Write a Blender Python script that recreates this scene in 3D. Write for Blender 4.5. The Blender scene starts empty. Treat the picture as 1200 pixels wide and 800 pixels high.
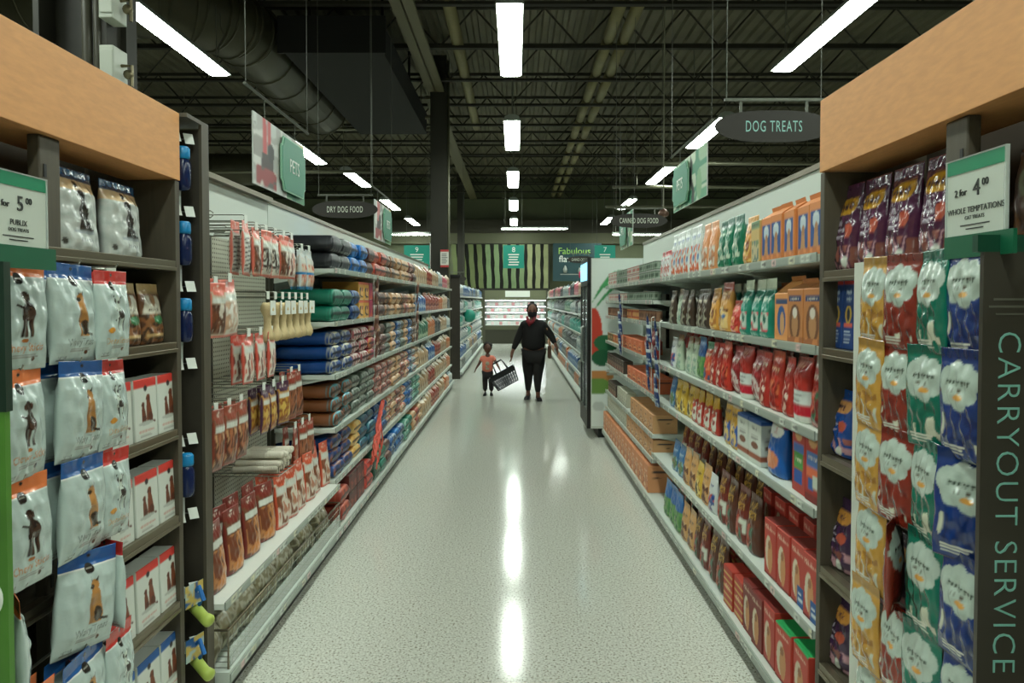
import bpy, bmesh, math, random
import numpy as np
from mathutils import Vector, Matrix
C = bpy.context.scene.collection
RNG = random.Random(7)
PI = math.pi
NOISE = np.random.RandomState(5)
# ------------------------------------------------------------ colour / material
def lin(c):
    return tuple(((v/255)/12.92 if v/255 <= .04045 else ((v/255+.055)/1.055)**2.4) for v in c[:3])
MATS = {}
def mat(name, col=(128,128,128), rough=.5, metal=0., emit=None, estr=0., alpha=1., bump=0., bscale=60., trans=0., spec=.5, var=0., vscale=8., stretch=None, coat=0.):
    if name in MATS: return MATS[name]
    m = bpy.data.materials.new(name); m.use_nodes = True
    nt = m.node_tree; b = nt.nodes['Principled BSDF']
    L = lin(col)
    b.inputs['Base Color'].default_value = (*L, 1)
    b.inputs['Roughness'].default_value = rough
    b.inputs['Metallic'].default_value = metal
    b.inputs['Specular IOR Level'].default_value = spec
    if coat: b.inputs['Coat Weight'].default_value = coat
    if trans: b.inputs['Transmission Weight'].default_value = trans
    if alpha < 1: b.inputs['Alpha'].default_value = alpha
    if emit:
        b.inputs['Emission Color'].default_value = (*lin(emit), 1); b.inputs['Emission Strength'].default_value = estr
    tc = None
    if var or bump:
        tc = nt.nodes.new('ShaderNodeTexCoord'); mp = nt.nodes.new('ShaderNodeMapping')
        nt.links.new(tc.outputs['Object'], mp.inputs['Vector'])
        if stretch: mp.inputs['Scale'].default_value = stretch
    if var:
        n = nt.nodes.new('ShaderNodeTexNoise'); n.inputs['Scale'].default_value = vscale; n.inputs['Detail'].default_value = 4
        nt.links.new(mp.outputs[0], n.inputs['Vector'])
        r = nt.nodes.new('ShaderNodeValToRGB')
        r.color_ramp.elements[0].position = .3; r.color_ramp.elements[1].position = .7
        r.color_ramp.elements[0].color = (*[v*(1-var) for v in L], 1); r.color_ramp.elements[1].color = (*[min(1, v*(1+var)) for v in L], 1)
        nt.links.new(n.outputs[0], r.inputs[0]); nt.links.new(r.outputs[0], b.inputs['Base Color'])
    if bump:
        n = nt.nodes.new('ShaderNodeTexNoise'); n.inputs['Scale'].default_value = bscale; n.inputs['Detail'].default_value = 3
        nt.links.new(mp.outputs[0], n.inputs['Vector'])
        bm_ = nt.nodes.new('ShaderNodeBump'); bm_.inputs['Strength'].default_value = bump; bm_.inputs['Distance'].default_value = .01
        nt.links.new(n.outputs[0], bm_.inputs['Height']); nt.links.new(bm_.outputs[0], b.inputs['Normal'])
    MATS[name] = m
    return m
def print_mat(name, rough, bump=0., bscale=25., coat=0., metal=0.):
    m = mat(name, (200,200,200), rough, metal, bump=bump, bscale=bscale, coat=coat)
    nt = m.node_tree
    if not any(n.type == 'ATTRIBUTE' for n in nt.nodes):
        a = nt.nodes.new('ShaderNodeAttribute'); a.attribute_name = 'print'
        nt.links.new(a.outputs['Color'], nt.nodes['Principled BSDF'].inputs['Base Color'])
    return m
# ------------------------------------------------------------ object helpers
ALL_LABELS = {}
def setp(o, label=None, cat=None, group=None, kind=None):
    if label:
        n = len(label.replace(',', ' ').split())
        if not 4 <= n <= 16: print('LABELLEN', n, label)
        ALL_LABELS.setdefault(label, []).append(group)
        o['label'] = label
    if cat: o['category'] = cat
    if group: o['group'] = group
    if kind: o['kind'] = kind
    return o
def thing(name, label, cat, loc=(0,0,0), rot=(0,0,0), group=None):
    o = bpy.data.objects.new(name, None); C.objects.link(o)
    o.empty_display_size = .1; o.location = loc; o.rotation_euler = rot
    return setp(o, label, cat, group)
def link(name, me, m=None, parent=None, loc=(0,0,0), rot=(0,0,0)):
    o = bpy.data.objects.new(name, me); C.objects.link(o)
    if m is not None and not me.materials: me.materials.append(m)
    if parent: o.parent = parent
    o.location = loc; o.rotation_euler = rot
    return o
def new_mesh(name, verts, faces, cols=None, smooth=False, mi=None):
    me = bpy.data.meshes.new(name); me.from_pydata([tuple(v) for v in verts], [], faces)
    if cols is not None:
        at = me.color_attributes.new('print', 'FLOAT_COLOR', 'POINT')
        arr = np.ones((len(verts), 4), dtype=np.float32); arr[:, :3] = np.array(cols, dtype=np.float32)
        at.data.foreach_set('color', arr.ravel())
    if smooth: me.polygons.foreach_set('use_smooth', [True]*len(me.polygons))
    me.update()
    return me
class MB:
    """collects boxes, tubes, prisms into one mesh"""
    def __init__(s): s.v = []; s.f = []; s.sm = []
    def add(s, v, f, smooth=False):
        n = len(s.v); s.v += [tuple(p) for p in v]; s.f += [tuple(i+n for i in q) for q in f]; s.sm += [smooth]*len(f)
        return s
    def box(s, x0, x1, y0, y1, z0, z1):
        x0, x1 = min(x0,x1), max(x0,x1); y0, y1 = min(y0,y1), max(y0,y1); z0, z1 = min(z0,z1), max(z0,z1)
        v = [(x0,y0,z0),(x1,y0,z0),(x1,y1,z0),(x0,y1,z0),(x0,y0,z1),(x1,y0,z1),(x1,y1,z1),(x0,y1,z1)]
        return s.add(v, [(0,3,2,1),(4,5,6,7),(0,1,5,4),(1,2,6,5),(2,3,7,6),(3,0,4,7)])
    def tube(s, pts, r, n=6, cap=True):
        pts = [Vector(p) for p in pts]; rs = r if isinstance(r, (list, tuple)) else [r]*len(pts)
        V = []; F = []
        up = Vector((0,0,1))
        for i, p in enumerate(pts):
            d = (pts[min(i+1, len(pts)-1)] - pts[max(i-1, 0)]).normalized()
            a = d.cross(up)
            if a.length < 1e-3: a = d.cross(Vector((1,0,0)))
            a.normalize(); b = d.cross(a).normalized()
            for k in range(n):
                t = 2*PI*k/n; V.append(p + a*math.cos(t)*rs[i] + b*math.sin(t)*rs[i])
        for i in range(len(pts)-1):
            for k in range(n):
                k2 = (k+1) % n; F.append((i*n+k, i*n+k2, (i+1)*n+k2, (i+1)*n+k))
        if cap:
            F.append(tuple(range(n))[::-1]); F.append(tuple((len(pts)-1)*n+k for k in range(n)))
        return s.add(V, F, n > 6)
    def lathe(s, prof, n=16, c=(0,0,0), ax='z'):
        V = []; F = []
        for r, z in prof:
            for k in range(n):
                t = 2*PI*k/n
                p = (r*math.cos(t), r*math.sin(t), z)
                if ax == 'x': p = (z, r*math.cos(t), r*math.sin(t))
                if ax == 'y': p = (r*math.cos(t), z, r*math.sin(t))
                V.append((p[0]+c[0], p[1]+c[1], p[2]+c[2]))
        for i in range(len(prof)-1):
            for k in range(n):
                k2 = (k+1) % n; F.append((i*n+k, i*n+k2, (i+1)*n+k2, (i+1)*n+k))
        F.append(tuple(range(n))[::-1]); F.append(tuple((len(prof)-1)*n+k for k in range(n)))
        return s.add(V, F, True)
    def prism(s, poly, y0, y1):
        """poly in (x,z), extruded along y"""
        n = len(poly); V = [(x,y0,z) for x,z in poly] + [(x,y1,z) for x,z in poly]
        F = [tuple(range(n)), tuple(range(2*n-1, n-1, -1))] + [(i, n+i, n+(i+1)%n, (i+1)%n) for i in range(n)]
        return s.add(V, F)
    def mesh(s, name, bevel=0.):
        me = bpy.data.meshes.new(name); me.from_pydata(s.v, [], s.f)
        bm = bmesh.new(); bm.from_mesh(me); bmesh.ops.recalc_face_normals(bm, faces=bm.faces)
        for i, f in enumerate(bm.faces): f.smooth = s.sm[i]
        if bevel:
            es = [e for e in bm.edges if len(e.link_faces) == 2 and e.calc_face_angle(0) > .6]
            bmesh.ops.bevel(bm, geom=es, offset=bevel, segments=2, affect='EDGES', profile=.5)
        bm.to_mesh(me); bm.free()
        return me
    def build(s, name, m, parent=None, loc=(0,0,0), rot=(0,0,0), bevel=0.):
        return link(name, s.mesh(name, bevel), m, parent, loc, rot)
def font_mesh(txt, size=1., extrude=0., align='CENTER', spacing=1., offset=0.):
    cu = bpy.data.curves.new('t', 'FONT'); cu.body = txt; cu.size = size; cu.extrude = extrude
    cu.align_x = align; cu.align_y = 'CENTER'; cu.space_character = spacing
    cu.resolution_u = 3; cu.offset = offset
    ob = bpy.data.objects.new('t', cu); C.objects.link(ob)
    dg = bpy.context.evaluated_depsgraph_get(); dg.update()
    me = bpy.data.meshes.new_from_object(ob.evaluated_get(dg))
    bpy.data.objects.remove(ob); bpy.data.curves.remove(cu)
    me.materials.clear()
    return me
def text_part(name, txt, size, m, parent, loc, rot, sx=1., extrude=.001, spacing=1., align='CENTER'):
    me = font_mesh(txt, size, extrude, align, spacing)
    if sx != 1:
        for v in me.vertices: v.co.x *= sx
    return link(name, me, m, parent, loc, rot)
# ------------------------------------------------------------ printed artwork (rasterised, then carried by the mesh)
READABLE = {'WavyTreat','Milk-Bone','PUP-','PERONI','BEGGIN','Frisk','Chewy Sticks','Dental Sticks','NET WT','42-50','LIL','MARE'}
class Art:
    def __init__(s, base, w=40, h=56):
        s.w, s.h = w, h; s.a = np.zeros((h, w, 3)); s.a[:] = lin(base); s.base = lin(base)
        s.U, s.V = np.meshgrid((np.arange(w)+.5)/w, (np.arange(h)+.5)/h)
    def put(s, m, c, op=1.): s.a[m] = s.a[m]*(1-op) + np.array(lin(c))*op; return s
    def rect(s, u0, v0, u1, v1, c, op=1.): return s.put((s.U >= u0)&(s.U <= u1)&(s.V >= v0)&(s.V <= v1), c, op)
    def ell(s, cu, cv, ru, rv, c, rot=0.):
        a = s.h/s.w
        x = s.U-cu; y = (s.V-cv)
        if rot:
            ca, sa = math.cos(rot), math.sin(rot); x, y = x*ca+y*sa, -x*sa+y*ca
        return s.put((x/ru)**2+(y/rv)**2 <= 1, c)
    def poly(s, pts, c):
        ins = np.zeros_like(s.U, bool); n = len(pts)
        for i in range(n):
            x0, y0 = pts[i]; x1, y1 = pts[(i+1) % n]
            if y0 == y1: continue
            cond = ((y0 > s.V) != (y1 > s.V)) & (s.U < (x1-x0)*(s.V-y0)/(y1-y0)+x0)
            ins ^= cond
        return s.put(ins, c)
    def noise(s, u0, v0, u1, v1, cols, k=6):
        """patchwork picture of a few colours"""
        g = NOISE.rand(k, k); yi = (s.V*k*1.0); xi = (s.U*k*1.0)
        y0 = np.clip(yi.astype(int), 0, k-1); x0 = np.clip(xi.astype(int), 0, k-1)
        y1 = np.clip(y0+1, 0, k-1); x1 = np.clip(x0+1, 0, k-1); fy = yi-y0; fx = xi-x0
        n = g[y0,x0]*(1-fx)*(1-fy)+g[y0,x1]*fx*(1-fy)+g[y1,x0]*(1-fx)*fy+g[y1,x1]*fx*fy
        n = (n-n.min())/(n.max()-n.min()+1e-9)
        reg = (s.U >= u0)&(s.U <= u1)&(s.V >= v0)&(s.V <= v1)
        q = np.clip((n*len(cols)).astype(int), 0, len(cols)-1)
        for i, c in enumerate(cols):
            if c is not None: s.put(reg & (q == i), c)
        return s
    def lines(s, u0, v0, u1, v1, c, n=3):
        for i in range(n):
            vv = v0+(v1-v0)*(i+.5)/n; hw = (v1-v0)/n*.22
            e = u0+(u1-u0)*(.7+.3*NOISE.rand())
            s.rect(u0, vv-hw, e, vv+hw, c)
        return s
    def text(s, txt, cu, cv, hh, c, sx=1., rot=0., wmax=None):
        if txt not in READABLE: return s.scribble(len(txt), cu, cv, hh, c, wmax or .6)
        me = font_mesh(txt, 1.)
        me.calc_loop_triangles()
        P = np.array([v.co[:2] for v in me.vertices])
        if not len(P): return s
        P = P - (P.max(0)+P.min(0))/2
        k = hh/.72; P = P*k; asp = s.h/s.w
        P[:, 0] *= sx*asp0(s)
        wd = P[:, 0].max()-P[:, 0].min()
        if wmax and wd > wmax: P[:, 0] *= wmax/wd
        if rot:
            ca, sa = math.cos(rot), math.sin(rot); X = P[:,0]/asp0(s); Y = P[:,1].copy()
            P[:,0] = (X*ca-Y*sa)*asp0(s); P[:,1] = X*sa+Y*ca
        P += np.array([cu, cv])
        m = np.zeros_like(s.U, bool)
        for t in me.loop_triangles:
            a, b, d = P[t.vertices[0]], P[t.vertices[1]], P[t.vertices[2]]
            lo = np.minimum(np.minimum(a, b), d); hi = np.maximum(np.maximum(a, b), d)
            i0 = max(0, int(lo[1]*s.h)-1); i1 = min(s.h, int(hi[1]*s.h)+2); j0 = max(0, int(lo[0]*s.w)-1); j1 = min(s.w, int(hi[0]*s.w)+2)
            if i0 >= i1 or j0 >= j1: continue
            U = s.U[i0:i1, j0:j1]; V = s.V[i0:i1, j0:j1]
            e = lambda p, q: (q[0]-p[0])*(V-p[1])-(q[1]-p[1])*(U-p[0])
            e1, e2, e3 = e(a,b), e(b,d), e(d,a)
            m[i0:i1, j0:j1] |= ((e1 >= 0)&(e2 >= 0)&(e3 >= 0)) | ((e1 <= 0)&(e2 <= 0)&(e3 <= 0))
        bpy.data.meshes.remove(me)
        return s.put(m, c)
    def scribble(s, n, cu, cv, hh, c, wd):
        wd = min(wd, n*hh*.75*asp0(s)); x = cu-wd/2; st = wd/max(1, n)
        for i in range(n):
            k = NOISE.rand(); h = hh*(.4 if k < .5 else .5)
            if k < .35: s.ell(x+st*.45, cv-hh*.08, st*.36, h*.8, c)
            else:
                s.rect(x+st*.08, cv-hh*.5, x+st*.36, cv+h-.1*hh, c); s.rect(x+st*.08, cv-.1*hh, x+st*.8, cv+.14*hh, c)
            x += st
        return s
    def at(s, u, v):
        u = np.clip(np.asarray(u)*s.w-.5, 0, s.w-1.001); v = np.clip(np.asarray(v)*s.h-.5, 0, s.h-1.001)
        x = u.astype(int); y = v.astype(int); fx = (u-x)[..., None]; fy = (v-y)[..., None]
        x1 = np.minimum(x+1, s.w-1); y1 = np.minimum(y+1, s.h-1)
        a = s.a
        return a[y,x]*(1-fx)*(1-fy)+a[y,x1]*fx*(1-fy)+a[y1,x]*(1-fx)*fy+a[y1,x1]*fx*fy
def asp0(s): return getattr(s, 'asp', s.h/s.w)   # physical height / width
# ------------------------------------------------------------ package shapes (origin: middle of the bottom, front faces -y)
def interp(tab, v): return float(np.interp(v, [t[0] for t in tab], [t[1] for t in tab]))
POUCH = [(0,.55),(.03,.85),(.12,1),(.4,.9),(.65,.62),(.82,.3),(.88,.08),(1,.05)]
HANG = [(0,.08),(.05,.35),(.2,.85),(.5,1),(.72,.7),(.84,.25),(.88,.05),(1,.04)]
PILLOW = [(0,.12),(.02,.45),(.07,.82),(.16,1),(.84,1),(.93,.82),(.98,.45),(1,.12)]
GUSSET = [(0,.9),(.04,1),(.7,1),(.8,.8),(.9,.3),(.94,.1),(1,.08)]
def loft(name, W, H, D, art, prof, n=2.4, nu=26, nv=34, wr=.004, wp=None, back=None, seed=0, vs=None, amap=None):
    if isinstance(art, list): art = art[0]
    art.asp = H/W
    rs = random.Random(seed+len(name)); ph = [rs.uniform(0, 6.28) for _ in range(8)]
    V = []; cols = []; nb = max(8, nu//2)
    for j in range(nv+1):
        v = vs[j] if vs else j/nv; b = D/2*interp(prof, v); a = W/2*(interp(wp, v) if wp else 1)
        row = []
        for i in range(nu+1):
            t = -1+2*i/nu; s_ = math.copysign(1-(1-abs(t))**1.3, t)
            y = -b*(max(0, 1-abs(s_)**n))**(1/n)
            w = wr*min(1, b/(D/2)+.25)*(math.sin(9*v*3+4*s_+ph[0])*.5+math.sin(17*s_+11*v+ph[1])*.4+math.sin(31*v-9*s_+ph[2])*.3)*(1-s_*s_)
            row.append((s_*a + wr*.5*math.sin(13*v+ph[3]), y+w, v*H, (s_+1)/2))
        for i in range(1, nb):
            t = 1-2*i/nb; s_ = t
            row.append((s_*a, b*(max(0, 1-abs(s_)**n))**(1/n), v*H, (s_+1)/2))
        for p in row: V.append(p[:3])
        u = np.array([p[3] for p in row]); cc = art.at(u, np.full(len(row), interp(amap, v) if amap else v))
        if back is not None: cc[nu+1:] = lin(back)
        cols.append(cc)
    m = nu+nb; F = []
    for j in range(nv):
        for i in range(m):
            i2 = (i+1) % m; F.append((j*m+i, j*m+i2, (j+1)*m+i2, (j+1)*m+i))
    F.append(tuple(range(m))[::-1]); F.append(tuple(nv*m+i for i in range(m)))
    me = new_mesh(name, V, F, np.concatenate(cols), True)
    me.materials.append(print_mat('printed_film', .3, bump=.25, bscale=28., coat=.3))
    return me
def carton(name, W, H, D, art, side=None, nu=26, nv=34, ns=8, r=.003, roof=0., m=None, top=None):
    art.asp = H/W
    per = []
    for i in range(nu+1): per.append((-W/2+r+(W-2*r)*i/nu, -D/2, 'f', i/nu))
    for i in range(ns+1): per.append((W/2, -D/2+r+(D-2*r)*i/ns, 's', i/ns))
    for i in range(nu//3+1): per.append((W/2-r-(W-2*r)*i/(nu//3), D/2, 'f', 1-i/(nu//3)))
    for i in range(ns+1): per.append((-W/2, D/2-r-(D-2*r)*i/ns, 's', 1-i/ns))
    V = []; cols = []; m_ = len(per)
    zs = [(0, r)] + [(r+(H-2*r)*j/nv, 0) for j in range(nv+1)] + [(H, r)]
    for z, ins in zs:
        for x, y, k, u in per:
            V.append((x*(1-2*ins/W), y*(1-2*ins/D), z))
        v = z/H
        uu = np.array([p[3] for p in per]); cf = art.at(uu, np.full(m_, v))
        cs = side.at(uu, np.full(m_, v)) if side else np.tile(np.array(art.base), (m_, 1))
        cols.append(np.where(np.array([p[2] == 'f' for p in per])[:, None], cf, cs))
    F = []
    for j in range(len(zs)-1):
        for i in range(m_):
            i2 = (i+1) % m_; F.append((j*m_+i, j*m_+i2, (j+1)*m_+i2, (j+1)*m_+i))
    F.append(tuple(range(m_))[::-1])
    tcol = lin(top) if top else art.base
    o = (len(zs)-1)*m_
    n0 = len(V)
    if roof:
        V += [(-W/2+r, 0, H+roof), (W/2-r, 0, H+roof), (-W/2+r, -.004, H+roof+.018), (W/2-r, -.004, H+roof+.018)]
        V += [(x*(1-2*r/W), y*(1-2*r/D), H) for x, y, k, u in per]; b = n0+4
        A = lambda x, y: b+min(range(m_), key=lambda i: (per[i][0]-x)**2+(per[i][1]-y)**2)
        q = [A(-W/2,-D/2), A(W/2,-D/2), A(W/2,D/2), A(-W/2,D/2)]
        F += [(q[0], q[1], n0+1, n0), (q[2], q[3], n0, n0+1), (q[1], q[2], n0+1), (q[3], q[0], n0), (n0, n0+1, n0+3, n0+2)]
    else:
        V += [(x*(1-2*r/W), y*(1-2*r/D), H) for x, y, k, u in per]
        F.append(tuple(n0+i for i in range(m_)))
    cols.append(np.tile(np.array(tcol), (len(V)-n0, 1)))
    me = new_mesh(name, V, F, np.concatenate(cols))
    me.materials.append(m or print_mat('printed_card', .5))
    return me
def can_mesh(name, R, H, art, n=14, lid=(170,172,168)):
    prof = [(R*.9,0),(R,.003),(R,.006),(R,.2*H),(R,.4*H),(R,.6*H),(R,.8*H),(R,H-.006),(R,H-.003),(R*.93,H),(R*.9,H-.003),(0.001,H-.003)]
    V = []; F = []; cols = []
    for j, (r, z) in enumerate(prof):
        for k in range(n):
            t = 2*PI*k/n - PI/2; V.append((r*math.cos(t), r*math.sin(t), z))
            cols.append(art.at(((k/n)*2+.5) % 1, z/H) if 2 <= j <= 7 else np.array(lin(lid)))
    for j in range(len(prof)-1):
        for k in range(n):
            k2 = (k+1) % n; F.append((j*n+k, j*n+k2, (j+1)*n+k2, (j+1)*n+k))
    F.append(tuple(range(n))[::-1])
    me = new_mesh(name, V, F, np.array(cols), False)
    me.materials.append(print_mat('printed_can', .35))
    return me
def board_art(name, W, H, T, art, rough=.5):
    """flat printed board, local x across, z up, front -y, origin at centre"""
    nu, nv = art.w, art.h; V = []; F = []; art.asp = H/W
    us = np.linspace(0, 1, nu); vs = np.linspace(0, 1, nv); cols = []
    for v in vs:
        for u in us: V.append(((u-.5)*W, -T/2, (v-.5)*H))
        cols.append(art.at(us, np.full(nu, v)))
    for j in range(nv-1):
        for i in range(nu-1): F.append((j*nu+i, j*nu+i+1, (j+1)*nu+i+1, (j+1)*nu+i))
    n0 = len(V)
    V += [(-W/2,-T/2,-H/2),(W/2,-T/2,-H/2),(W/2,-T/2,H/2),(-W/2,-T/2,H/2),(-W/2,T/2,-H/2),(W/2,T/2,-H/2),(W/2,T/2,H/2),(-W/2,T/2,H/2)]
    F += [(n0+4,n0+7,n0+6,n0+5),(n0,n0+4,n0+5,n0+1),(n0+1,n0+5,n0+6,n0+2),(n0+2,n0+6,n0+7,n0+3),(n0+3,n0+7,n0+4,n0)]
    cols.append(np.tile(np.array(art.base), (8, 1)))
    me = new_mesh(name, V, F, np.concatenate(cols))
    me.materials.append(print_mat('printed_board_%d' % int(rough*100), rough))
    return me
ORD = ['', 'first','second','third','fourth','fifth','sixth','seventh','eighth','ninth','tenth','eleventh','twelfth','thirteenth','fourteenth','fifteenth','sixteenth','seventeenth','eighteenth','nineteenth','twentieth']
for _t, _n in (('twenty', 20), ('thirty', 30), ('forty', 40), ('fifty', 50), ('sixty', 60)):
    if len(ORD) <= _n: ORD.append({'thirty':'thirtieth','forty':'fortieth','fifty':'fiftieth','sixty':'sixtieth'}[_t])
    ORD += [_t+'-'+ORD[i] for i in range(1, 10)]
# ------------------------------------------------------------ common materials
M = dict(
 brown = mat('brown_laminate', (78,72,58), .5, var=.12, vscale=10, stretch=(6,6,.6)),
 darkwood = mat('dark_laminate', (52,47,37), .6, var=.1, vscale=12),
 orange = mat('maple_fascia', (214,154,96), .55, var=.07, vscale=18, stretch=(4,1,4)),
 lip = mat('shelf_lip_metal', (120,112,92), .3, .7),
 white = mat('white_enamel', (205,214,205), .45),
 rail = print_mat('price_rail', .35),
 peg = mat('pegboard', (190,192,178), .6),
 wire = mat('hook_wire', (150,152,142), .3, .9),
 tag = mat('white_tag', (225,230,222), .45),
 dark = mat('black_plastic', (22,23,22), .4),
 kick = mat('kick_plate', (44,45,38), .5),
 cable = mat('cable_steel', (95,98,88), .4, .6),
 steel = mat('painted_steel', (52,52,40), .6),
 grey = mat('grey_paint', (140,146,138), .5),
 acryl = mat('clear_acrylic', (225,235,228), .15, alpha=.35),
 teal = mat('teal_sign', (20,140,120), .5),
 cream = mat('cream_letter', (225,232,215), .5),
)
# ============================================================ THE SETTING
def structure(name, mb, m, **k):
    o = mb.build(name, m, **k); return setp(o, kind='structure')
def floor_material():
    m = bpy.data.materials.new('terrazzo_tile'); m.use_nodes = True; nt = m.node_tree; b = nt.nodes['Principled BSDF']
    tc = nt.nodes.new('ShaderNodeTexCoord')
    n1 = nt.nodes.new('ShaderNodeTexNoise'); n1.inputs['Scale'].default_value = 85; n1.inputs['Detail'].default_value = 3; n1.inputs['Roughness'].default_value = .7
    n2 = nt.nodes.new('ShaderNodeTexNoise'); n2.inputs['Scale'].default_value = .8; n2.inputs['Detail'].default_value = 3
    v = nt.nodes.new('ShaderNodeTexVoronoi'); v.inputs['Scale'].default_value = 60
    for n in (n1, n2, v): nt.links.new(tc.outputs['Object'], n.inputs['Vector'])
    r = nt.nodes.new('ShaderNodeValToRGB'); e = r.color_ramp
    e.elements[0].position = .36; e.elements[0].color = (*lin((116,110,90)), 1)
    e.elements[1].position = .62; e.elements[1].color = (*lin((226,228,218)), 1)
    k = e.elements.new(.45); k.color = (*lin((204,206,194)), 1)
    nt.links.new(n1.outputs[0], r.inputs[0])
    r2 = nt.nodes.new('ShaderNodeValToRGB'); r2.color_ramp.elements[0].position = .05; r2.color_ramp.elements[0].color = (.55,.5,.38,1)
    r2.color_ramp.elements[1].position = .2; r2.color_ramp.elements[1].color = (1,1,1,1)
    nt.links.new(v.outputs['Distance'], r2.inputs[0])
    mx = nt.nodes.new('ShaderNodeMix'); mx.data_type = 'RGBA'; mx.blend_type = 'MULTIPLY'; mx.inputs[0].default_value = .6
    nt.links.new(r.outputs[0], mx.inputs[6]); nt.links.new(r2.outputs[0], mx.inputs[7])
    nt.links.new(mx.outputs[2], b.inputs['Base Color'])
    rr = nt.nodes.new('ShaderNodeMapRange'); rr.inputs['To Min'].default_value = .09; rr.inputs['To Max'].default_value = .15
    nt.links.new(n2.outputs[0], rr.inputs['Value']); nt.links.new(rr.outputs[0], b.inputs['Roughness'])
    b.inputs['Specular IOR Level'].default_value = .27
    return m
XL, XR, YF, YB, ZC = -17., 17., -9., 31., 6.85
structure('floor', MB().box(XL, XR, YF, YB, -.1, 0), floor_material())
# corrugated roof deck, ribs running away from the camera
mb = MB(); x = XL; V = []; F = []
while x < XR:
    for dx, z in ((0,0),(.10,0),(.13,.06),(.21,.06),(.24,0)):
        V += [(x+dx, YF, ZC+z), (x+dx, YB, ZC+z)]
    x += .24
n = len(V)//2
for i in range(n-1): F.append((2*i, 2*i+1, 2*i+3, 2*i+2))
mb.add(V, F); mb.box(XL, XR, YF, YB, ZC+.12, ZC+.2)
structure('ceiling', mb, mat('roof_deck', (92,89,68), .7, var=.15, vscale=2))
wm = mat('back_wall_paint', (92,98,72), .7, var=.08, vscale=1.2)
structure('wall_back', MB().box(XL, XR, YB, YB+.2, 0, ZC+.1), wm)
structure('wall_left', MB().box(XL-.2, XL, YF, YB, 0, ZC+.1), wm)
structure('wall_right', MB().box(XR, XR+.2, YF, YB, 0, ZC+.1), wm)
structure('wall_front', MB().box(XL, XR, YF-.2, YF, 0, ZC+.1), wm)
structure('trim_1', MB().box(-16.8, 16.8, YB-.35, YB-.003, 4.55, 5.1), mat('dark_soffit', (58,56,42), .7))
structure('trim_2', MB().box(-16.8, 16.8, YB-.28, YB-.003, 4.1, 4.55), mat('olive_band', (96,98,74), .7))
# roof joists
jm = mat('joist_paint', (46,44,33), .65)
def joist(y, i):
    mb = MB(); z0, z1 = 6.0, 6.72; x0, x1 = -16.9, 16.9
    for dx in (-.035, .015):
        mb.box(x0, x1, y+dx, y+dx+.02, z0, z0+.05); mb.box(x0, x1, y+dx, y+dx+.02, z1-.05, z1)
    mb.box(x0, x1, y-.05, y+.05, z1-.006, z1); mb.box(x0, x1, y-.05, y+.05, z0, z0+.006)
    k = 0; x = x0
    while x < x1-.6:
        a, b_ = (x, z0+.03), (x+.6, z1-.03)
        if k % 2: a, b_ = (x, z1-.03), (x+.6, z0+.03)
        mb.tube([(a[0], y, a[1]), (b_[0], y, b_[1])], .016, 4, False); x += .6; k += 1
    o = mb.build('roof_joist', jm)
    setp(o, 'dark open-web roof joist crossing above the aisle, %s from the photographer' % ORD[i+1], 'roof joist', 'roof joists under the deck')
for i in range(14): joist(8.87+1.83*i - 1.83, i)
# big lengthwise beams and pipes
gm = mat('girder_paint', (86,82,56), .6)
def beam(x, y0, y1, z0, w, h, label):
    mb = MB().box(x-w/2, x+w/2, y0, y1, z0, z0+.02).box(x-w/2, x+w/2, y0, y1, z0+h-.02, z0+h).box(x-.01, x+.01, y0, y1, z0, z0+h)
    setp(mb.build('roof_girder', gm), label, 'roof beam')
beam(-1.62, 4.5, 14.85, 5.93, .34, .06, 'long olive steel beam ending at the dark column above the left shelves')
beam(-1.75, 15.35, 30.5, 5.93, .3, .06, 'olive steel beam running on behind the dark column to the back wall')
pm = mat('pipe_insulation', (112,106,68), .6, var=.1, vscale=3)
for dx, nm in ((-.135, 'left'), (.135, 'right')):
    mb = MB()
    for i in range(14):
        y = 7.1+1.83*i
        mb.tube([(1.72+dx, y, 6.16), (1.72+dx, y+1.7, 6.16)], .1, 10)
        mb.tube([(1.72+dx, y+1.7, 6.16), (1.72+dx, y+1.83, 6.16)], .07, 8)
    setp(mb.build('ceiling_pipe', pm), 'olive insulated ceiling pipe, %s one of the pair running down the aisle' % nm, 'pipe')
setp(MB().tube([(-1.0,5,6.14),(-1.0,18.7,6.14),(-1.0,18.9,6.3)], .1, 10).build('ceiling_pipe', pm), 'single olive ceiling pipe left of the centre lights, ending beyond the column', 'pipe')
# air duct with elbow
dm = mat('duct_metal', (66,64,46), .45, .5, var=.1, vscale=4)
def duct(pts, r, label):
    mb = MB(); mb.tube(pts, r, 24)
    P = [Vector(p) for p in pts]
    for a, b_ in zip(P[:-1], P[1:]):
        L = (b_-a).length; nn = max(1, int(L/.9)); d = (b_-a).normalized()
        for i in range(nn+1):
            c = a.lerp(b_, i/nn); mb.tube([c-d*.012, c+d*.012], r+.018, 24)
    for q in P[::2]: mb.tube([q+Vector((0,0,r)), (q.x,q.y,ZC)], .012, 5)
    setp(mb.build('air_duct', dm), label, 'air duct')
pts = [(-11,9.7,5.72),(-5.4,9.7,5.72)] + [(-5.4+1.3*math.sin(t), 11.0-1.3*math.cos(t), 5.72) for t in [PI/12*k for k in range(1,7)]] + [(-4.1,15.5,5.72)]
duct(pts, .5, 'large round spiral duct turning a corner above the left lights')
duct([(-12,19.5,5.2),(-5.9,19.5,5.2)], .42, 'lower round duct behind the hanging pets banner on the left')
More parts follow.
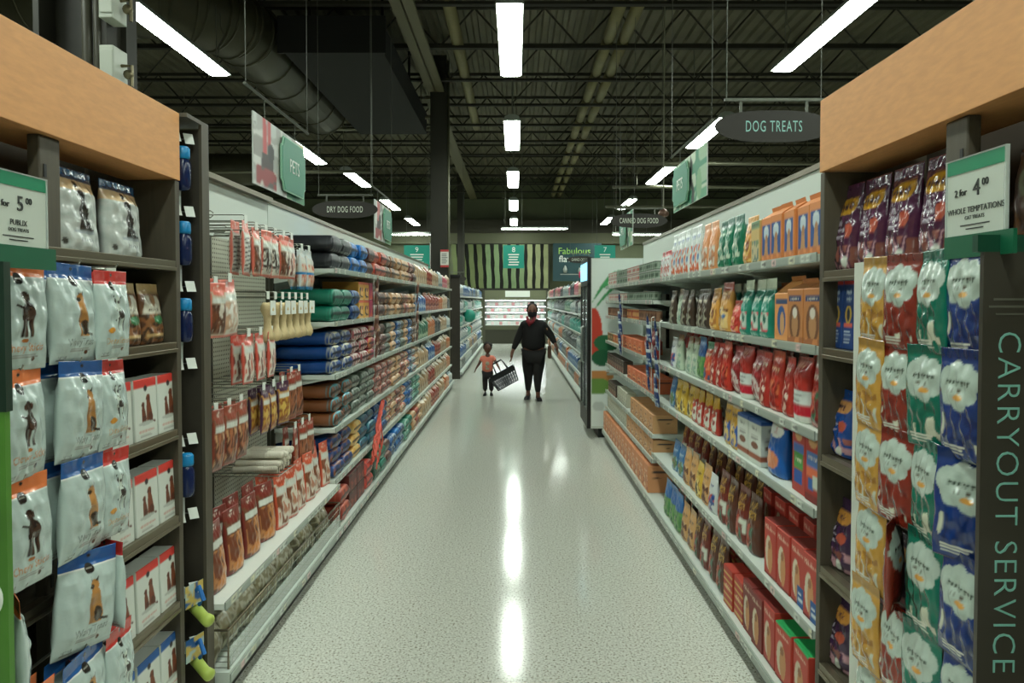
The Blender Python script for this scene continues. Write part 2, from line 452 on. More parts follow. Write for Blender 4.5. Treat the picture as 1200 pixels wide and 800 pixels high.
setp(MB().box(-3.5,-2.0,11.0,16.5,5.45,5.9).box(-3.56,-1.94,10.95,11.0,5.4,5.95).box(-3.4,-3.36,12,12.04,5.9,6.8).box(-2.2,-2.16,12,12.04,5.9,6.8).box(-3.4,-3.36,15,15.04,5.9,6.8).box(-2.2,-2.16,15,15.04,5.9,6.8).build('air_duct', mat('duct_dark', (20,20,15), .9)), 'dark rectangular duct beside the round duct elbow', 'air duct')
# sprinkler mains / conduits crossing the aisle
cm = mat('conduit', (104,104,84), .4, .4)
for x0, x1, y, z, r, lb in ((-9,-1.5,16.2,5.75,.035,'thin grey conduit crossing just left of the dark column, upper one'),
                        (-9,-1.5,16.4,5.55,.045,'thin grey conduit crossing left of the dark column, lower one'),
                        (2.2,12,15.2,4.55,.04,'grey pipe crossing level above the right shelves below dog treats sign'),
                        (2.4,12,18.0,4.5,.04,'grey pipe crossing above the right shelves, second one down'),
                        (2.6,12,21.0,4.4,.04,'grey pipe crossing above the right shelves, third one down'),
                        (-12,-3.4,17.0,4.7,.04,'grey pipe crossing behind the left gondola top below the duct')):
    mb = MB().tube([(x0,y,z),(x1,y,z)], r, 8)
    for xx in (x0+.6, (x0+x1)/2, x1-.6): mb.tube([(xx,y,z),(xx,y,ZC)], .008, 4)
    setp(mb.build('ceiling_conduit', cm), lb, 'pipe')
# columns
colm = mat('column_paint', (42,41,31), .6)
c1 = thing('steel_column', 'dark steel column standing behind the far end of left shelves', 'column', (-1.57,15.1,0))
MB().box(-.17,.17,-.17,-.15,0,6.7).box(-.17,.17,.15,.17,0,6.7).box(-.012,.012,-.15,.15,0,6.7).build('post', colm, c1)
MB().tube([(.19,-.1,0),(.19,-.1,6.6)], .03, 8).build('conduit', cm, c1)
a = Art((222,222,212), 20, 40); a.rect(0,0,1,.12,(190,60,60)); a.rect(0,.88,1,1,(190,60,60)); a.lines(.15,.2,.85,.8,(120,120,115),6)
link('notice', board_art('notice', .17, .36, .008, a), None, c1, (.12,-.23,2.56)); MB().box(.04,.2,-.224,-.17,2.4,2.42).build('bracket', cm, c1)
c2 = thing('steel_column', 'wide dark column with wall boxes behind left orange fascia', 'column', (-3.02,5.2,0))
MB().box(-.27,.27,-.02,.02,0,6.7).box(-.27,-.23,-.2,.2,0,6.7).box(.19,.23,-.2,.2,0,6.7).build('post', colm, c2)
for z in (3.72, 3.28):
    MB().box(.235,.33,-.3,-.12,z-.13,z+.13).box(.25,.33,-.31,-.3,z-.1,z+.1).build('electrical_box', mat('box_enamel',(190,196,182),.4), c2, bevel=.006)
    MB().lathe([(.03,-.02),(.035,0),(.02,.03)], 10, (.38,-.2,z-.04), 'y').tube([(.33,-.2,z+.02),(.4,-.2,z+.02),(.4,-.2,z-.12)], .012, 6).build('key_switch', mat('brass',(120,112,88),.35,.8), c2)
MB().tube([(.1,-.2,0),(.1,-.2,6.6)], .035, 8).tube([(.17,-.2,0),(.17,-.2,6.6)], .025, 8).build('conduit', mat('conduit_dark',(60,58,44),.5), c2)
c4 = thing('steel_column', 'slim dark column in front of the slatted back wall', 'column', (-2.2,29.4,0))
MB().box(-.14,.14,-.14,.14,0,6.7).build('post', colm, c4)
# ============================================================ LIGHTS
glow = mat('lamp_diffuser', (235,245,238), .5, emit=(240,252,240), estr=22.)
hous = mat('lamp_housing', (150,158,148), .4, .3)
hmesh = MB()
prof = [(-.15,0),(-.12,.055),(-.05,.085),(.05,.085),(.12,.055),(.15,0),(.14,-.004),(-.14,-.004)]
hmesh.prism(prof, -1.22, 1.22)
for y in (-1.215, 1.205): hmesh.prism([(-.152,-.01),(-.12,.07),(-.05,.1),(.05,.1),(.12,.07),(.152,-.01)], y, y+.012)
HM = hmesh.mesh('lamp_housing'); DM = MB().prism([(-.138,-.005),(-.1,-.022),(.1,-.022),(.138,-.005)], -1.2, 1.2).mesh('lamp_diffuser')
def wiremesh(L):
    mb = MB()
    for y in (-1.1, 1.1):
        mb.tube([(-.05,y,.08),(0,y,.16),(.05,y,.08)], .004, 4); mb.tube([(0,y,.16),(0,y,L)], .005, 4)
    mb.tube([(.02,1.1,.1),(.03,1.12,.35),(.09,1.14,.5),(.04,1.16,.62),(.0,1.18,L)], .006, 4)
    return mb.mesh('hanging_cable')
WM = wiremesh(ZC-4.78-.05)
CL = mat('cable_grey', (88,90,80), .5)
def lamp(x, y, label, rot=0., z=4.78, group=None):
    t = thing('pendant_light', label, 'ceiling light', (x, y, z), (0,0,rot), group or 'long pendant tube lights')
    link('housing', HM, hous, t); link('diffuser', DM, glow, t); link('hanging_cable', WM, CL, t)
for k, y in enumerate((-3.4, -.2, 4.2, 8.8, 13.7, 18.6, 23.6, 29.2)):
    nm = {3:'nearest', 4:'second', 5:'third', 6:'fourth', 7:'farthest'}.get(k)
    if k == 7: y = 28.6
    lamp(-.06, y, 'white pendant tube light over the middle of the aisle, %s in its row' % nm if nm else 'white pendant tube light over the aisle behind the photographer, %s' % ORD[3-k], group='centre row of pendant lights')
for k, y in enumerate((-3.4, -.2, 4.0, 8.77, 15.2, 18.5, 23.5, 28.5)):
    nm = {3:'nearest', 4:'second', 5:'third', 6:'fourth', 7:'farthest'}.get(k)
    lamp(-4.03 if k != 4 else -4.38, y, 'white pendant tube light over the left gondola side, %s in its row' % nm if nm else 'white pendant tube light left of and behind the photographer, %s' % ORD[3-k], group='left row of pendant lights')
for k, y in enumerate((-3.4, -.2, 4.0, 8.6, 13.5, 18.0, 23.3, 28.2)):
    nm = {3:'nearest', 4:'second', 5:'third', 6:'fourth', 7:'farthest'}.get(k)
    lamp(3.57, y, 'white pendant tube light over the right gondola side, %s in its row' % nm if nm else 'white pendant tube light right of and behind the photographer, %s' % ORD[3-k], group='right row of pendant lights')
for x, lb in ((.72-.75, 'crosswise tube light at the back above the middle of the aisle'), (-4.1, 'crosswise tube light at the back, left of the column'), (5.1, 'crosswise tube light at the back, behind the canned dog food sign')):
    lamp(x+.7*0+ (.72 if x > -1 and x < 1 else 0), 29.0 if abs(x) > 1 else 28.0-1.4+.0, lb, PI/2, 4.33, 'crosswise tube lights at the back')
# ============================================================ SHELVING
def rail_mesh(name, L, seed, h=.036, tagp=.55):
    """extruded price rail, printed price tickets in its channel; runs along local x, front -y"""
    rs = random.Random(seed); w = max(8, int(L/.012)); a = Art((150,160,150), w, 8)
    a.rect(0,0,1,.15,(112,122,112)); a.rect(0,.85,1,1,(176,184,172))
    x = .01
    while x < L:
        if rs.random() < tagp:
            tw = rs.choice((.045,.05,.06)); c = rs.choice([(212,220,208)]*5+[(222,222,190),(226,190,186)])
            a.rect(x/L, .15, (x+tw)/L, .9, c); a.rect((x+.008)/L, .4, (x+tw*.55)/L, .62, (120,124,118)); a.rect((x+tw*.65)/L, .3, (x+tw*.9)/L, .7, (92,96,92))
            x += tw+rs.choice((.004,.02,.07))
        else: x += rs.choice((.05,.1,.15))
    me = board_art(name, L, h, .006, a, .35)
    return me
def gondola(side, y0, y1, levels, xf, xb, label, top=2.37, xdeck=None, deck=.14, backm=None, shelf_side=None, seed=0, kicker=True, depth_list=None):
    s = -1 if side == 'left' else 1
    L = y1-y0; ym = (y0+y1)/2; xd = xdeck or xf
    t = thing('gondola_shelving', label, 'shelving unit', (s*(xf+xb)/2, ym, 0), group=side+' gondola run')
    ox = -s*(xf+xb)/2; X = lambda v: s*v+ox
    MB().box(X(xb), X(xb+.03), -L/2, L/2, .02, top).build('back_panel', backm or M['white'], t)
    MB().box(X(xb-.01), X(xb+.04), -L/2, L/2, top, top+.03).build('top_rail', M['lip'], t)
    MB().box(X(xb-.03), X(xb), -L/2+.0, -L/2+.03, .02, min(top,2.37)-.43).build('upright', M['steel'], t)
    MB().box(X(xd+.05), X(xb), -L/2, L/2, .0, deck-.05).build('kick_plate', M['kick'], t)
    d = MB().box(X(xd), X(xb), -L/2, L/2, deck-.05, deck).build('base_deck', M['white'], t)
    r = link('price_rail', rail_mesh('price_rail', L-.004, seed*31), None, d, (X(xd)-s*.004, 0, deck-.03), (0,0,-s*PI/2))
    for i, lv in enumerate(levels):
        sh = MB().box(X(xf), X(xb), -L/2+.002, L/2-.002, lv-.028, lv)
        for yy in (-L/2+.02, L/2-.04): sh.add([(X(xf+.04),yy,lv-.028),(X(xb),yy,lv-.028),(X(xb),yy,lv-.11),(X(xf+.04),yy+.02,lv-.028),(X(xb),yy+.02,lv-.028),(X(xb),yy+.02,lv-.11)], [(0,1,2),(3,5,4),(0,2,5,3),(0,3,4,1),(1,4,5,2)])
        sh = sh.build('shelf', M['white'], t)
        link('price_rail', rail_mesh('price_rail', L-.006, seed*31+i+1), None, sh, (X(xf)-s*.004, 0, lv-.012), (0,0,-s*PI/2))
    return t
LV = [.45, .81, 1.18, 1.55, 1.92]
LX, LBK = 1.25, 1.70
lname = {0:'base', 1:'fifth', 2:'fourth', 3:'third', 4:'second', 5:'top'}
secs = [5.0+1.314*i for i in range(8)]
for i in range(7):
    gondola('left', secs[i], secs[i+1], LV, LX, LBK, 'white shelving bay of dry dog food, %s from near end on left' % ORD[i+1], xdeck=1.2, seed=i+1)
RX, RBK = 1.10, 1.55
RL = [.48, .93, 1.215, 1.53, 1.87]
for i, (a_, b_) in enumerate(((2.64,3.72),(3.72,4.76),(4.76,5.8))):
    gondola('right', a_, b_, RL, RX, RBK, 'white shelving bay of dog treats, %s from near end on right' % ORD[i+1], xdeck=1.06, seed=20+i)
CLV = [.42, .62, .94, 1.22, 1.52, 1.70, 1.87]
for i, (a_, b_) in enumerate(((5.8,7.3),(7.3,8.8))):
    gondola('right', a_, b_, CLV, RX, RBK, 'white shelving bay of canned food, %s' % ('near one' if i == 0 else 'far one next to the fridge'), xdeck=1.06, seed=30+i)
FLV = [.42, .78, 1.12, 1.46, 1.8]
for i in range(4):
    a_ = 10.1+i*3.9; gondola('right', a_, a_+3.9, FLV, 1.12, 1.55, 'white shelving bay beyond the fridge on the right, %s from the fridge' % ORD[i+1], top=2.1, xdeck=1.06, seed=40+i)
for i in range(3):
    a_ = 15.75+i*3.5; gondola('left', a_, a_+3.5, FLV, 1.2, 1.62, 'white shelving bay beyond the dark column on the left, %s from column' % ORD[i+1], top=2.15, xdeck=1.16, seed=50+i)
# end frame of the second left run
t = thing('end_frame', 'dark brown end frame of the far left shelving run', 'shelf end panel', (-1.42,15.7,0))
MB().box(-.22,.22,-.03,.03,0,2.2).build('panel', M['darkwood'], t); MB().box(-.24,.24,-.05,.045,2.2,2.26).build('cap', M['dark'], t)
# ------------------------------------------------------------ pegboard bay (left, nearest)
def pegboard_mat():
    m = bpy.data.materials.new('perforated_board'); m.use_nodes = True; nt = m.node_tree; b = nt.nodes['Principled BSDF']
    tc = nt.nodes.new('ShaderNodeTexCoord'); sp = nt.nodes.new('ShaderNodeSeparateXYZ'); nt.links.new(tc.outputs['Object'], sp.inputs[0])
    def mth(op, a, b2=None):
        n = nt.nodes.new('ShaderNodeMath'); n.operation = op
        for i, q in enumerate((a, b2)):
            if q is None: continue
            if isinstance(q, (int, float)): n.inputs[i].default_value = q
            else: nt.links.new(q, n.inputs[i])
        return n.outputs[0]
    f = []
    for k in ('Y', 'Z'):
        q = mth('SUBTRACT', mth('FRACT', mth('MULTIPLY', sp.outputs[k], 1/.0254)), .5); f.append(mth('MULTIPLY', q, q))
    r = mth('LESS_THAN', mth('ADD', f[0], f[1]), .045)
    mx = nt.nodes.new('ShaderNodeMix'); mx.data_type = 'RGBA'; nt.links.new(r, mx.inputs[0])
    mx.inputs[6].default_value = (*lin((188,190,172)), 1); mx.inputs[7].default_value = (*lin((52,50,40)), 1)
    nt.links.new(mx.outputs[2], b.inputs['Base Color']); b.inputs['Roughness'].default_value = .6
    return m
PEG0, PEG1 = 3.0, 4.99
t = thing('pegboard_bay', 'pegboard shelving bay with wire hooks for dog chews, nearest on the left', 'shelving unit', (-1.46, (PEG0+PEG1)/2, 0), group='left gondola run')
pl = (PEG1-PEG0)/2
MB().box(-.27,-.24,-pl,pl,2.06,2.37).build('header_panel', M['white'], t)
MB().box(-.28,-.2,-pl,pl,2.37,2.40).build('top_rail', M['lip'], t)
MB().box(-.27,-.24,-pl,pl,.02,2.06).build('pegboard', pegboard_mat(), t)
MB().box(.21,-.24,-pl,pl,0,.09).build('kick_plate', M['kick'], t)
d = MB().box(.26,-.24,-pl,pl,.09,.14).build('base_deck', M['white'], t)
link('price_rail', rail_mesh('price_rail', 2*pl-.01, 77), None, d, (.264,0,.112), (0,0,PI/2))
sh = MB().box(.24,-.24,-pl+.002,pl-.002,.405,.43).build('shelf', mat('bright_shelf',(222,228,220),.4), t)
link('price_rail', rail_mesh('price_rail', 2*pl-.01, 78, tagp=.8), None, sh, (.244,0,.417), (0,0,PI/2))
for y in (-pl+.03, 0, pl-.05): MB().box(-.24,-.22,y,y+.025,.02,2.06).build('upright', M['steel'], t)
# ------------------------------------------------------------ endcap bays with the orange fascias
def endbay(side, y0, y1, xf, xb, levels, label, posts):
    s = -1 if side == 'left' else 1
    ym = (y0+y1)/2; L = y1-y0
    t = thing('display_bay', label, 'shelving unit', (s*(xf+xb)/2, ym, 0))
    ox = -s*(xf+xb)/2; X = lambda v: s*v+ox
    MB().box(X(xb), X(xb+.03), -L/2, L/2, 0, 2.4).build('back_panel', M['darkwood'], t)
    MB().box(X(xf), X(xb), L/2-.035, L/2-.001, 0, 2.152).box(X(xf+.2), X(xb), L/2-.035, L/2-.001, 2.152, 2.4).build('side_panel', M['brown'], t, bevel=.002)
    MB().box(X(xf-.004), X(xf+.2), -L/2, L/2-.001, 2.155, 2.41).build('fascia', M['orange'], t, bevel=.002)
    MB().box(X(xf+.03), X(xb), -L/2, L/2-.04, 0, .1).build('plinth', M['darkwood'], t)
    for p in posts:
        po = MB().box(X(xf+.015), X(xf+.05), p-.045-ym, p+.045-ym, .1, 2.154).build('post', M['brown'], t, bevel=.004)
        sl = MB()
        for k in range(30): sl.box(X(xf+.013), X(xf+.02), p-.03-ym, p-.018-ym, .3+k*.06, .335+k*.06)
        sl.build('slot_strip', M['dark'], po)
    for lv in levels:
        sh = MB().box(X(xf+.03), X(xb), -L/2, L/2-.036, lv-.03, lv).build('shelf', M['brown'], t)
        MB().box(X(xf+.0), X(xf+.03), -L/2, L/2-.037, lv-.034, lv+.004).box(X(xf-.006), X(xf), -L/2, L/2-.037, lv-.034, lv-.02).build('shelf_lip', M['lip'], sh, bevel=.002)
    return t
EL = [.22, .55, .88, 1.21, 1.54, 1.845]
endbay('left', .9, 2.775, 1.28, 1.62, EL, 'dark wood display bay under the left orange fascia', (2.03,))
ER = [.4, .75, 1.15, 1.53, 1.80]
endbay('right', .7, 2.605, 1.09, 1.45, ER, 'dark wood display bay under the right orange fascia', (1.83,))
# narrow hook wing between left bay and pegboard
t = thing('hook_display', 'narrow dark wing of label hooks between fascia bay and pegboard', 'display rack', (-1.44, 2.88, 0))
MB().box(-.2,-.17,-.095,.033,0,2.38).build('back_panel', M['darkwood'], t)
MB().box(-.2,.175,.035,.098,0,2.38).build('side_panel', M['darkwood'], t)
MB().box(.175,.187,.034,.1,0,2.4).build('edge_post', M['brown'], t)
MB().box(-.2,.187,-.095,.1,2.4,2.415).build('top_cap', M['brown'], t)
WROW = [2.345, 2.06, 1.765, 1.46, 1.16, .86, .56, .34]
for z in WROW:
    for dy, tx in ((-.06,.125), (-.0,.15)):
        h = MB().tube([(-.17,dy,z-.01),(tx-.01,dy,z-.01),(tx,dy,z+.0)], .0028, 5).build('hook', M['wire'], t)
        q = [(tx-.016,dy-.012,z+.012),(tx+.012,dy+.008,z+.012),(tx+.024,dy+.002,z-.03),(tx-.004,dy-.018,z-.03)]
        MB().add(q+[(x-.002,y+.003,zz) for x,y,zz in q], [(0,1,2,3),(7,6,5,4),(0,4,5,1),(1,5,6,2),(2,6,7,3),(3,7,4,0)]).build('label_holder', M['tag'], h)
# ============================================================ ARTWORK AND PACKAGE KINDS
def dog_stand(a, cu, cv, s, c, c2):
    """standing dog facing the viewer; s = height in v"""
    k = s*a.k
    for dx, w in ((-.13,.045),(-.03,.04),(.13,.045),(.2,.035)): a.poly([(cu+(dx-w)*k,cv),(cu+(dx+w)*k,cv),(cu+(dx+w*.8)*k,cv-.48*s),(cu+(dx-w*.8)*k,cv-.48*s)], c2 if dx in (-.03,.2) else c)
    a.ell(cu+.02*k, cv+.08*s, .19*k, .2*s, c); a.ell(cu+.08*k, cv+.02*s, .16*k, .14*s, c2); a.poly([(cu-.1*k,cv+.1*s),(cu+.1*k,cv+.1*s),(cu+.08*k,cv+.34*s),(cu-.08*k,cv+.34*s)], c)
    a.ell(cu, cv+.4*s, .11*k, .11*s, c); a.ell(cu, cv+.35*s, .055*k, .05*s, c2); a.ell(cu-.115*k, cv+.38*s, .035*k, .08*s, c2); a.ell(cu+.115*k, cv+.38*s, .035*k, .08*s, c2)
    a.poly([(cu-.15*k,cv+.12*s),(cu-.34*k,cv+.2*s),(cu-.32*k,cv+.24*s),(cu-.14*k,cv+.18*s)], c)
def dog_sit(a, cu, cv, s, c, c2, ears=True, c3=None):
    k = s*a.k
    a.poly([(cu-.1*k,cv+.28*s),(cu+.13*k,cv+.28*s),(cu+.3*k,cv-.3*s),(cu+.26*k,cv-.5*s),(cu-.12*k,cv-.5*s)], c)
    a.ell(cu+.02*k, cv+.36*s, .13*k, .12*s, c); a.ell(cu-.06*k, cv+.33*s, .08*k, .05*s, c2)
    if ears:
        a.poly([(cu-.07*k,cv+.44*s),(cu-.04*k,cv+.44*s),(cu-.09*k,cv+.56*s)], c2); a.poly([(cu+.05*k,cv+.44*s),(cu+.13*k,cv+.42*s),(cu+.13*k,cv+.56*s)], c2)
    else: a.ell(cu+.1*k, cv+.33*s, .05*k, .1*s, c2)
    a.ell(cu+.12*k, cv-.3*s, .15*k, .17*s, c2); a.poly([(cu-.12*k,cv+.1*s),(cu-.02*k,cv+.1*s),(cu-.02*k,cv-.5*s),(cu-.12*k,cv-.5*s)], c3 or c)
    a.poly([(cu+.2*k,cv-.46*s),(cu+.45*k,cv-.5*s),(cu+.45*k,cv-.44*s),(cu+.22*k,cv-.4*s)], c2)
def A(base, w, h, asp): a = Art(base, w, h); a.k = asp; a.asp = asp; return a
K = {}
def kind(key, me, w, h, d, name, cat, look): K[key] = (me, w, h, d, name, cat, look); return me
CREAM = (178,194,188)
def treat_bag_art(band, dog, word, wc, w=120, h=150):
    a = A(CREAM, w, h, 1.25)
    a.rect(0,.845,1,1,band); a.rect(0,.835,1,.845,(230,232,224)); a.ell(.5,.95,.03,.02,(40,42,40))
    a.ell(.47,.825,.08,.055,(32,30,28)); a.rect(.42,.82,.52,.833,(150,150,140))
    if dog == 'lab': dog_stand(a, .52,.5,.42,(46,34,27),(70,50,38)); a.ell(.5,.27,.05,.02,(170,104,50))
    if dog == 'shep': dog_sit(a, .52,.49,.45,(176,124,66),(56,44,32),True,(150,104,56))
    if dog == 'dal':
        dog_stand(a, .52,.5,.4,(196,208,196),(60,56,52))
        for i in range(16): a.ell(.4+.24*NOISE.rand(),.36+.36*NOISE.rand(),.014,.012,(70,66,60))
        a.ell(.3,.32,.09,.035,(206,140,48))
    a.text(word, .52,.2,.075,wc,.95,wmax=.7)
    a.lines(.3,.11,.8,.15,(150,152,144),2); a.ell(.68,.1,.035,.022,(90,52,32)); a.text('NET WT', .2,.06,.026,(90,84,76),1.); a.lines(.1,.02,.32,.045,(120,116,104),1)
    return a
pouchm = print_mat('glossy_bag', .2, bump=.55, bscale=16., coat=.5)
def hangbag(key, art, w, h, d, look, **k):
    me = loft(key, w, h, d, art, HANG, nu=k.pop('nu',96), nv=k.pop('nv',120), wr=k.pop('wr',.004), **k); me.materials.clear(); me.materials.append(pouchm)
    return kind(key, me, w, h, d, 'treat_bag', 'treat bag', look)
for v in range(2):
    hangbag('lab%d'%v, treat_bag_art((222,122,70),'lab','Chewy Sticks',(196,128,74)), .185,.262,.05, 'grey-white treat bag with orange band and standing dark brown dog', seed=v)
    hangbag('shep%d'%v, treat_bag_art((30,84,146),'shep','WavyTreat',(110,116,110)), .205,.262,.055, 'grey-white treat bag with blue band and sitting shepherd dog', seed=v+3)
    hangbag('dal%d'%v, treat_bag_art((188,50,44),'dal','Dental Sticks',(196,150,92)), .155,.25,.05, 'grey-white treat bag with red band and spotted dog', seed=v+6)
a = A((184,190,184), 60, 80, 1.05); a.rect(0,.86,1,1,(16,66,104)); a.rect(0,.72,1,.86,(206,178,138)); a.ell(.45,.8,.05,.05,(44,34,26))
a.noise(0,0,1,.72,[None,(176,184,178),None,(196,202,196)],9); dog_sit(a,.5,.5,.52,(44,38,34),(30,26,24),False); a.rect(.3,.21,.75,.25,(150,158,160))
a.text('PurBone',.55,.14,.06,(96,104,104),1.,wmax=.5); a.ell(.12,.1,.05,.04,(60,58,52))
me = loft('bonebag', .23,.25,.07, a, [(0,.9),(.05,1),(.7,.9),(.86,.4),(.9,.12),(1,.08)], nu=50, nv=60, wr=.004); me.materials.clear(); me.materials.append(pouchm)
kind('bonebag', me, .23,.25,.07, 'treat_bag', 'treat bag', 'large silver treat bag with navy top and sitting dark dog')
a = A((120,78,46), 44, 60, 1.4); a.rect(0,.84,1,1,(176,150,104)); a.noise(0,.0,1,.5,[(84,52,34),(140,92,54),(64,44,30),(160,116,70)],9)
a.poly([(.2,.8),(.8,.8),(.95,.5),(.05,.5)],(206,202,184)); a.ell(.5,.72,.12,.1,(150,110,70)); a.text('TREATS',.5,.57,.08,(72,60,44),1,wmax=.7); a.ell(.62,.4,.24,.07,(54,120,74)); a.rect(.1,.12,.9,.16,(190,160,110)); a.lines(.15,.2,.85,.3,(196,170,120),3)
me = loft('brownbag', .15,.22,.07, a, POUCH, nu=36, nv=44)
kind('brownbag', me, .15,.22,.07, 'treat_bag', 'treat bag', 'brown treat bag with tan header and green label')
def puppy_box(band):
    a = A((208,214,204), 60, 76, 1.4); a.rect(0,.86,1,1,band); a.ell(.5,.84,.08,.05,(40,34,30))
    dog_sit(a,.6,.5,.5,(120,62,32),(88,44,24),False); dog_sit(a,.36,.45,.36,(108,56,30),(84,42,24),False)
    a.ell(.48,.27,.34,.03,(176,182,172)); a.text('Puppy Training',.5,.15,.055,(196,120,96),1,wmax=.7); a.lines(.2,.05,.8,.1,(150,150,140),2)
    return a
for key, b, lk in (('pup_red',(208,58,48),'red'),('pup_blue',(26,88,156),'blue')):
    kind(key, carton(key,.155,.215,.08,puppy_box(b),nu=48,nv=60), .155,.215,.08,'treat_carton','treat carton','white treat carton with %s top and brown puppies'%lk)
# right hanging strips
def cloud_bag(base, dark, word):
    a = A(base, 56, 84, 1.5); a.rect(0,.9,1,1,tuple(int(v*.8) for v in base))
    for cu, cv, r in ((.2,.72,.17),(.4,.77,.18),(.62,.76,.17),(.8,.71,.16),(.3,.6,.17),(.55,.56,.18),(.74,.62,.16),(.5,.68,.25)): a.ell(cu,cv,r,r/1.5,(172,188,176))
    a.text(word,.5,.7,.06,(48,60,48),.9,rot=.12,wmax=.66); a.text('TRAIL',.48,.63,.045,(84,74,60),1,wmax=.4); a.ell(.52,.56,.1,.03,(206,150,72))
    a.noise(.1,.1,.9,.42,[None,None,dark,None,(196,200,176)],7); a.lines(.15,.05,.7,.14,(210,212,196),3); a.rect(0,0,1,.025,dark)
    return a
for key, b, d_, lk in (('s_yel',(190,144,62),(150,104,40),'yellow'),('s_red',(126,42,28),(104,30,20),'brick red'),('s_grn',(8,104,84),(6,90,72),'green'),('s_blu',(24,52,112),(18,40,92),'blue')):
    for v in range(2):
        hangbag(key+str(v), cloud_bag(b,d_,'Bonafide'), .155,.25,.035, lk+' hanging treat pouch with white cloud label', nu=44, nv=64, seed=v*5+len(key))
def fruit_bag(key, base, patch, look, word='Frisk', w=.17, h=.25):
    a = A(base, 48, 68, 1.45); a.noise(0,0,1,.3,[(150,92,84),base,(186,142,150),base,(120,70,60)],8); a.ell(.5,.74,.4,.1,patch); a.poly([(.08,.72),(.92,.76),(.86,.84),(.14,.8)],patch)
    a.text(word,.5,.75,.11,(62,34,66),1,wmax=.62); a.text('RAW',.36,.56,.06,(196,190,200),1,rot=-.05); a.text('BITES',.4,.48,.06,(196,190,200),1,wmax=.4); a.lines(.2,.36,.6,.42,(176,168,180),2)
    a.ell(.72,.46,.14,.08,(182,84,62)); a.ell(.7,.1,.1,.07,(206,212,200))
    me = loft(key, w,h,.08, a, POUCH, nu=40, nv=50); me.materials.clear(); me.materials.append(pouchm); kind(key, me, w,h,.08,'treat_bag','treat bag',look)
fruit_bag('frisk', (58,34,66), (214,150,66), 'dark purple treat bag with orange name patch')
fruit_bag('purp', (74,36,62), (196,146,34), 'dark purple treat bag with gold name band', 'Crispy', .165, .3)
fruit_bag('bluebag', (22,70,140), (222,160,96), 'blue treat bag with tan picture at top', 'Bark', .165, .235)
a = A((22,62,124), 36, 56, 2.); a.rect(0,.93,1,1,(196,60,56)); a.text('BUSY',.5,.82,.08,(200,214,220),1,wmax=.7); a.text('BONE',.5,.72,.08,(200,214,220),1,wmax=.7); a.ell(.5,.5,.3,.13,(206,170,60)); a.ell(.5,.5,.14,.1,(50,60,80)); a.rect(.12,.32,.88,.38,(206,92,70)); a.lines(.15,.08,.85,.28,(190,204,214),4)
kind('bluebox', carton('bluebox',.085,.24,.06,a,nu=26,nv=44), .085,.24,.06,'treat_carton','treat carton','narrow blue treat carton with red top')
a = A((72,50,36), 30, 40, 1.4); a.ell(.5,.7,.3,.2,(120,124,100)); a.ell(.5,.7,.2,.13,(80,56,40)); a.noise(0,0,1,.4,[(90,60,40),(60,42,32),(110,76,44)],6)
kind('brownbox', loft('brownbox',.19,.26,.07,a,GUSSET,nu=26,nv=34), .19,.26,.07,'treat_bag','treat bag','brown treat bag with round seal label')
# ---- right gondola kinds
def simple_bag(key, base, band, pic, look, w, h, d, word=None, wc=(230,225,205), prof=POUCH, top=.82, picr=(.1,.08,.9,.5), words2=None, nu=24, nv=34, name='treat_bag', cat='treat bag', k=6):
    a = A(base, 40, 56, h/w)
    if band: a.rect(0,top,1,1,band)
    if pic: a.noise(*picr, pic, k)
    if word: a.text(word,.5,(top+picr[3])/2+.03,.11,wc,1,wmax=.82)
    if words2: a.text(words2,.5,(top+picr[3])/2-.1,.06,wc,1,wmax=.7)
    a.lines(.12,.02,.88,.07,wc,1)
    kind(key, loft(key, w,h,d, a, prof, nu=nu, nv=nv), w,h,d,name,cat,look)
def simple_box(key, base, band, pic, look, w, h, d, word=None, wc=(230,225,205), top=.82, picr=(.08,.08,.92,.55), side=None, roof=0, name='treat_carton', cat='treat carton', topc=None, ell=None, k=6, nu=22, nv=30):
    a = A(base, 40, 56, h/w)
    if band: a.rect(0,top,1,1,band)
    if pic: a.noise(*picr, pic, k)
    if ell: a.ell(.5,.42,.34,.34,ell[0]); a.ell(.5,.36,.24,.24,ell[1]); a.ell(.5,.55,.15,.12,ell[2])
    if word: a.text(word,.5,(top+1)/2 if band else .75,.1,wc,1,wmax=.84)
    a.lines(.12,.02,.88,.06,wc,1)
    sd = None
    if side:
        sd = A(side, 20, 40, h/d); sd.rect(.2,.72,.8,.8,(60,60,60)); sd.text(word or 'DOG',.5,.55,.08,(70,60,50),1,wmax=.7); sd.lines(.2,.1,.8,.4,(110,90,70),6)
    kind(key, carton(key, w,h,d,a,sd,roof=roof,top=topc,nu=nu,nv=nv), w,h,d,name,cat,look)
OR = (216,138,78)
simple_box('obox', OR, (222,150,96), None, 'orange treat carton with tall blue window panel', .125,.2,.1, top=.9, ell=None)
a = A(OR, 40, 56, 1.6); a.rect(.08,.16,.92,.84,(22,74,140)); a.ell(.5,.66,.26,.16,(190,208,212)); a.poly([(.3,.16),(.7,.16),(.62,.56),(.4,.56)],(186,140,92)); a.ell(.52,.52,.13,.1,(172,124,80)); a.rect(.3,.74,.7,.79,(210,220,220)); a.noise(0,0,1,.16,[OR,(196,116,60)],7)
kind('obox', carton('obox',.125,.2,.1,a,None,roof=.03), .125,.2,.1,'treat_carton','treat carton','orange treat carton with blue picture window')
a = A((184,120,66), 40, 56, 1.5); a.rect(.1,.76,.9,.88,(28,56,104)); a.text('BISCUITS',.5,.82,.06,(214,210,190),1,wmax=.7); a.ell(.5,.38,.36,.34,(112,70,42)); a.ell(.5,.34,.2,.24,(176,128,84)); a.ell(.5,.56,.15,.1,(210,204,190)); a.noise(0,0,1,.1,[(200,130,76),(160,96,54)],6)
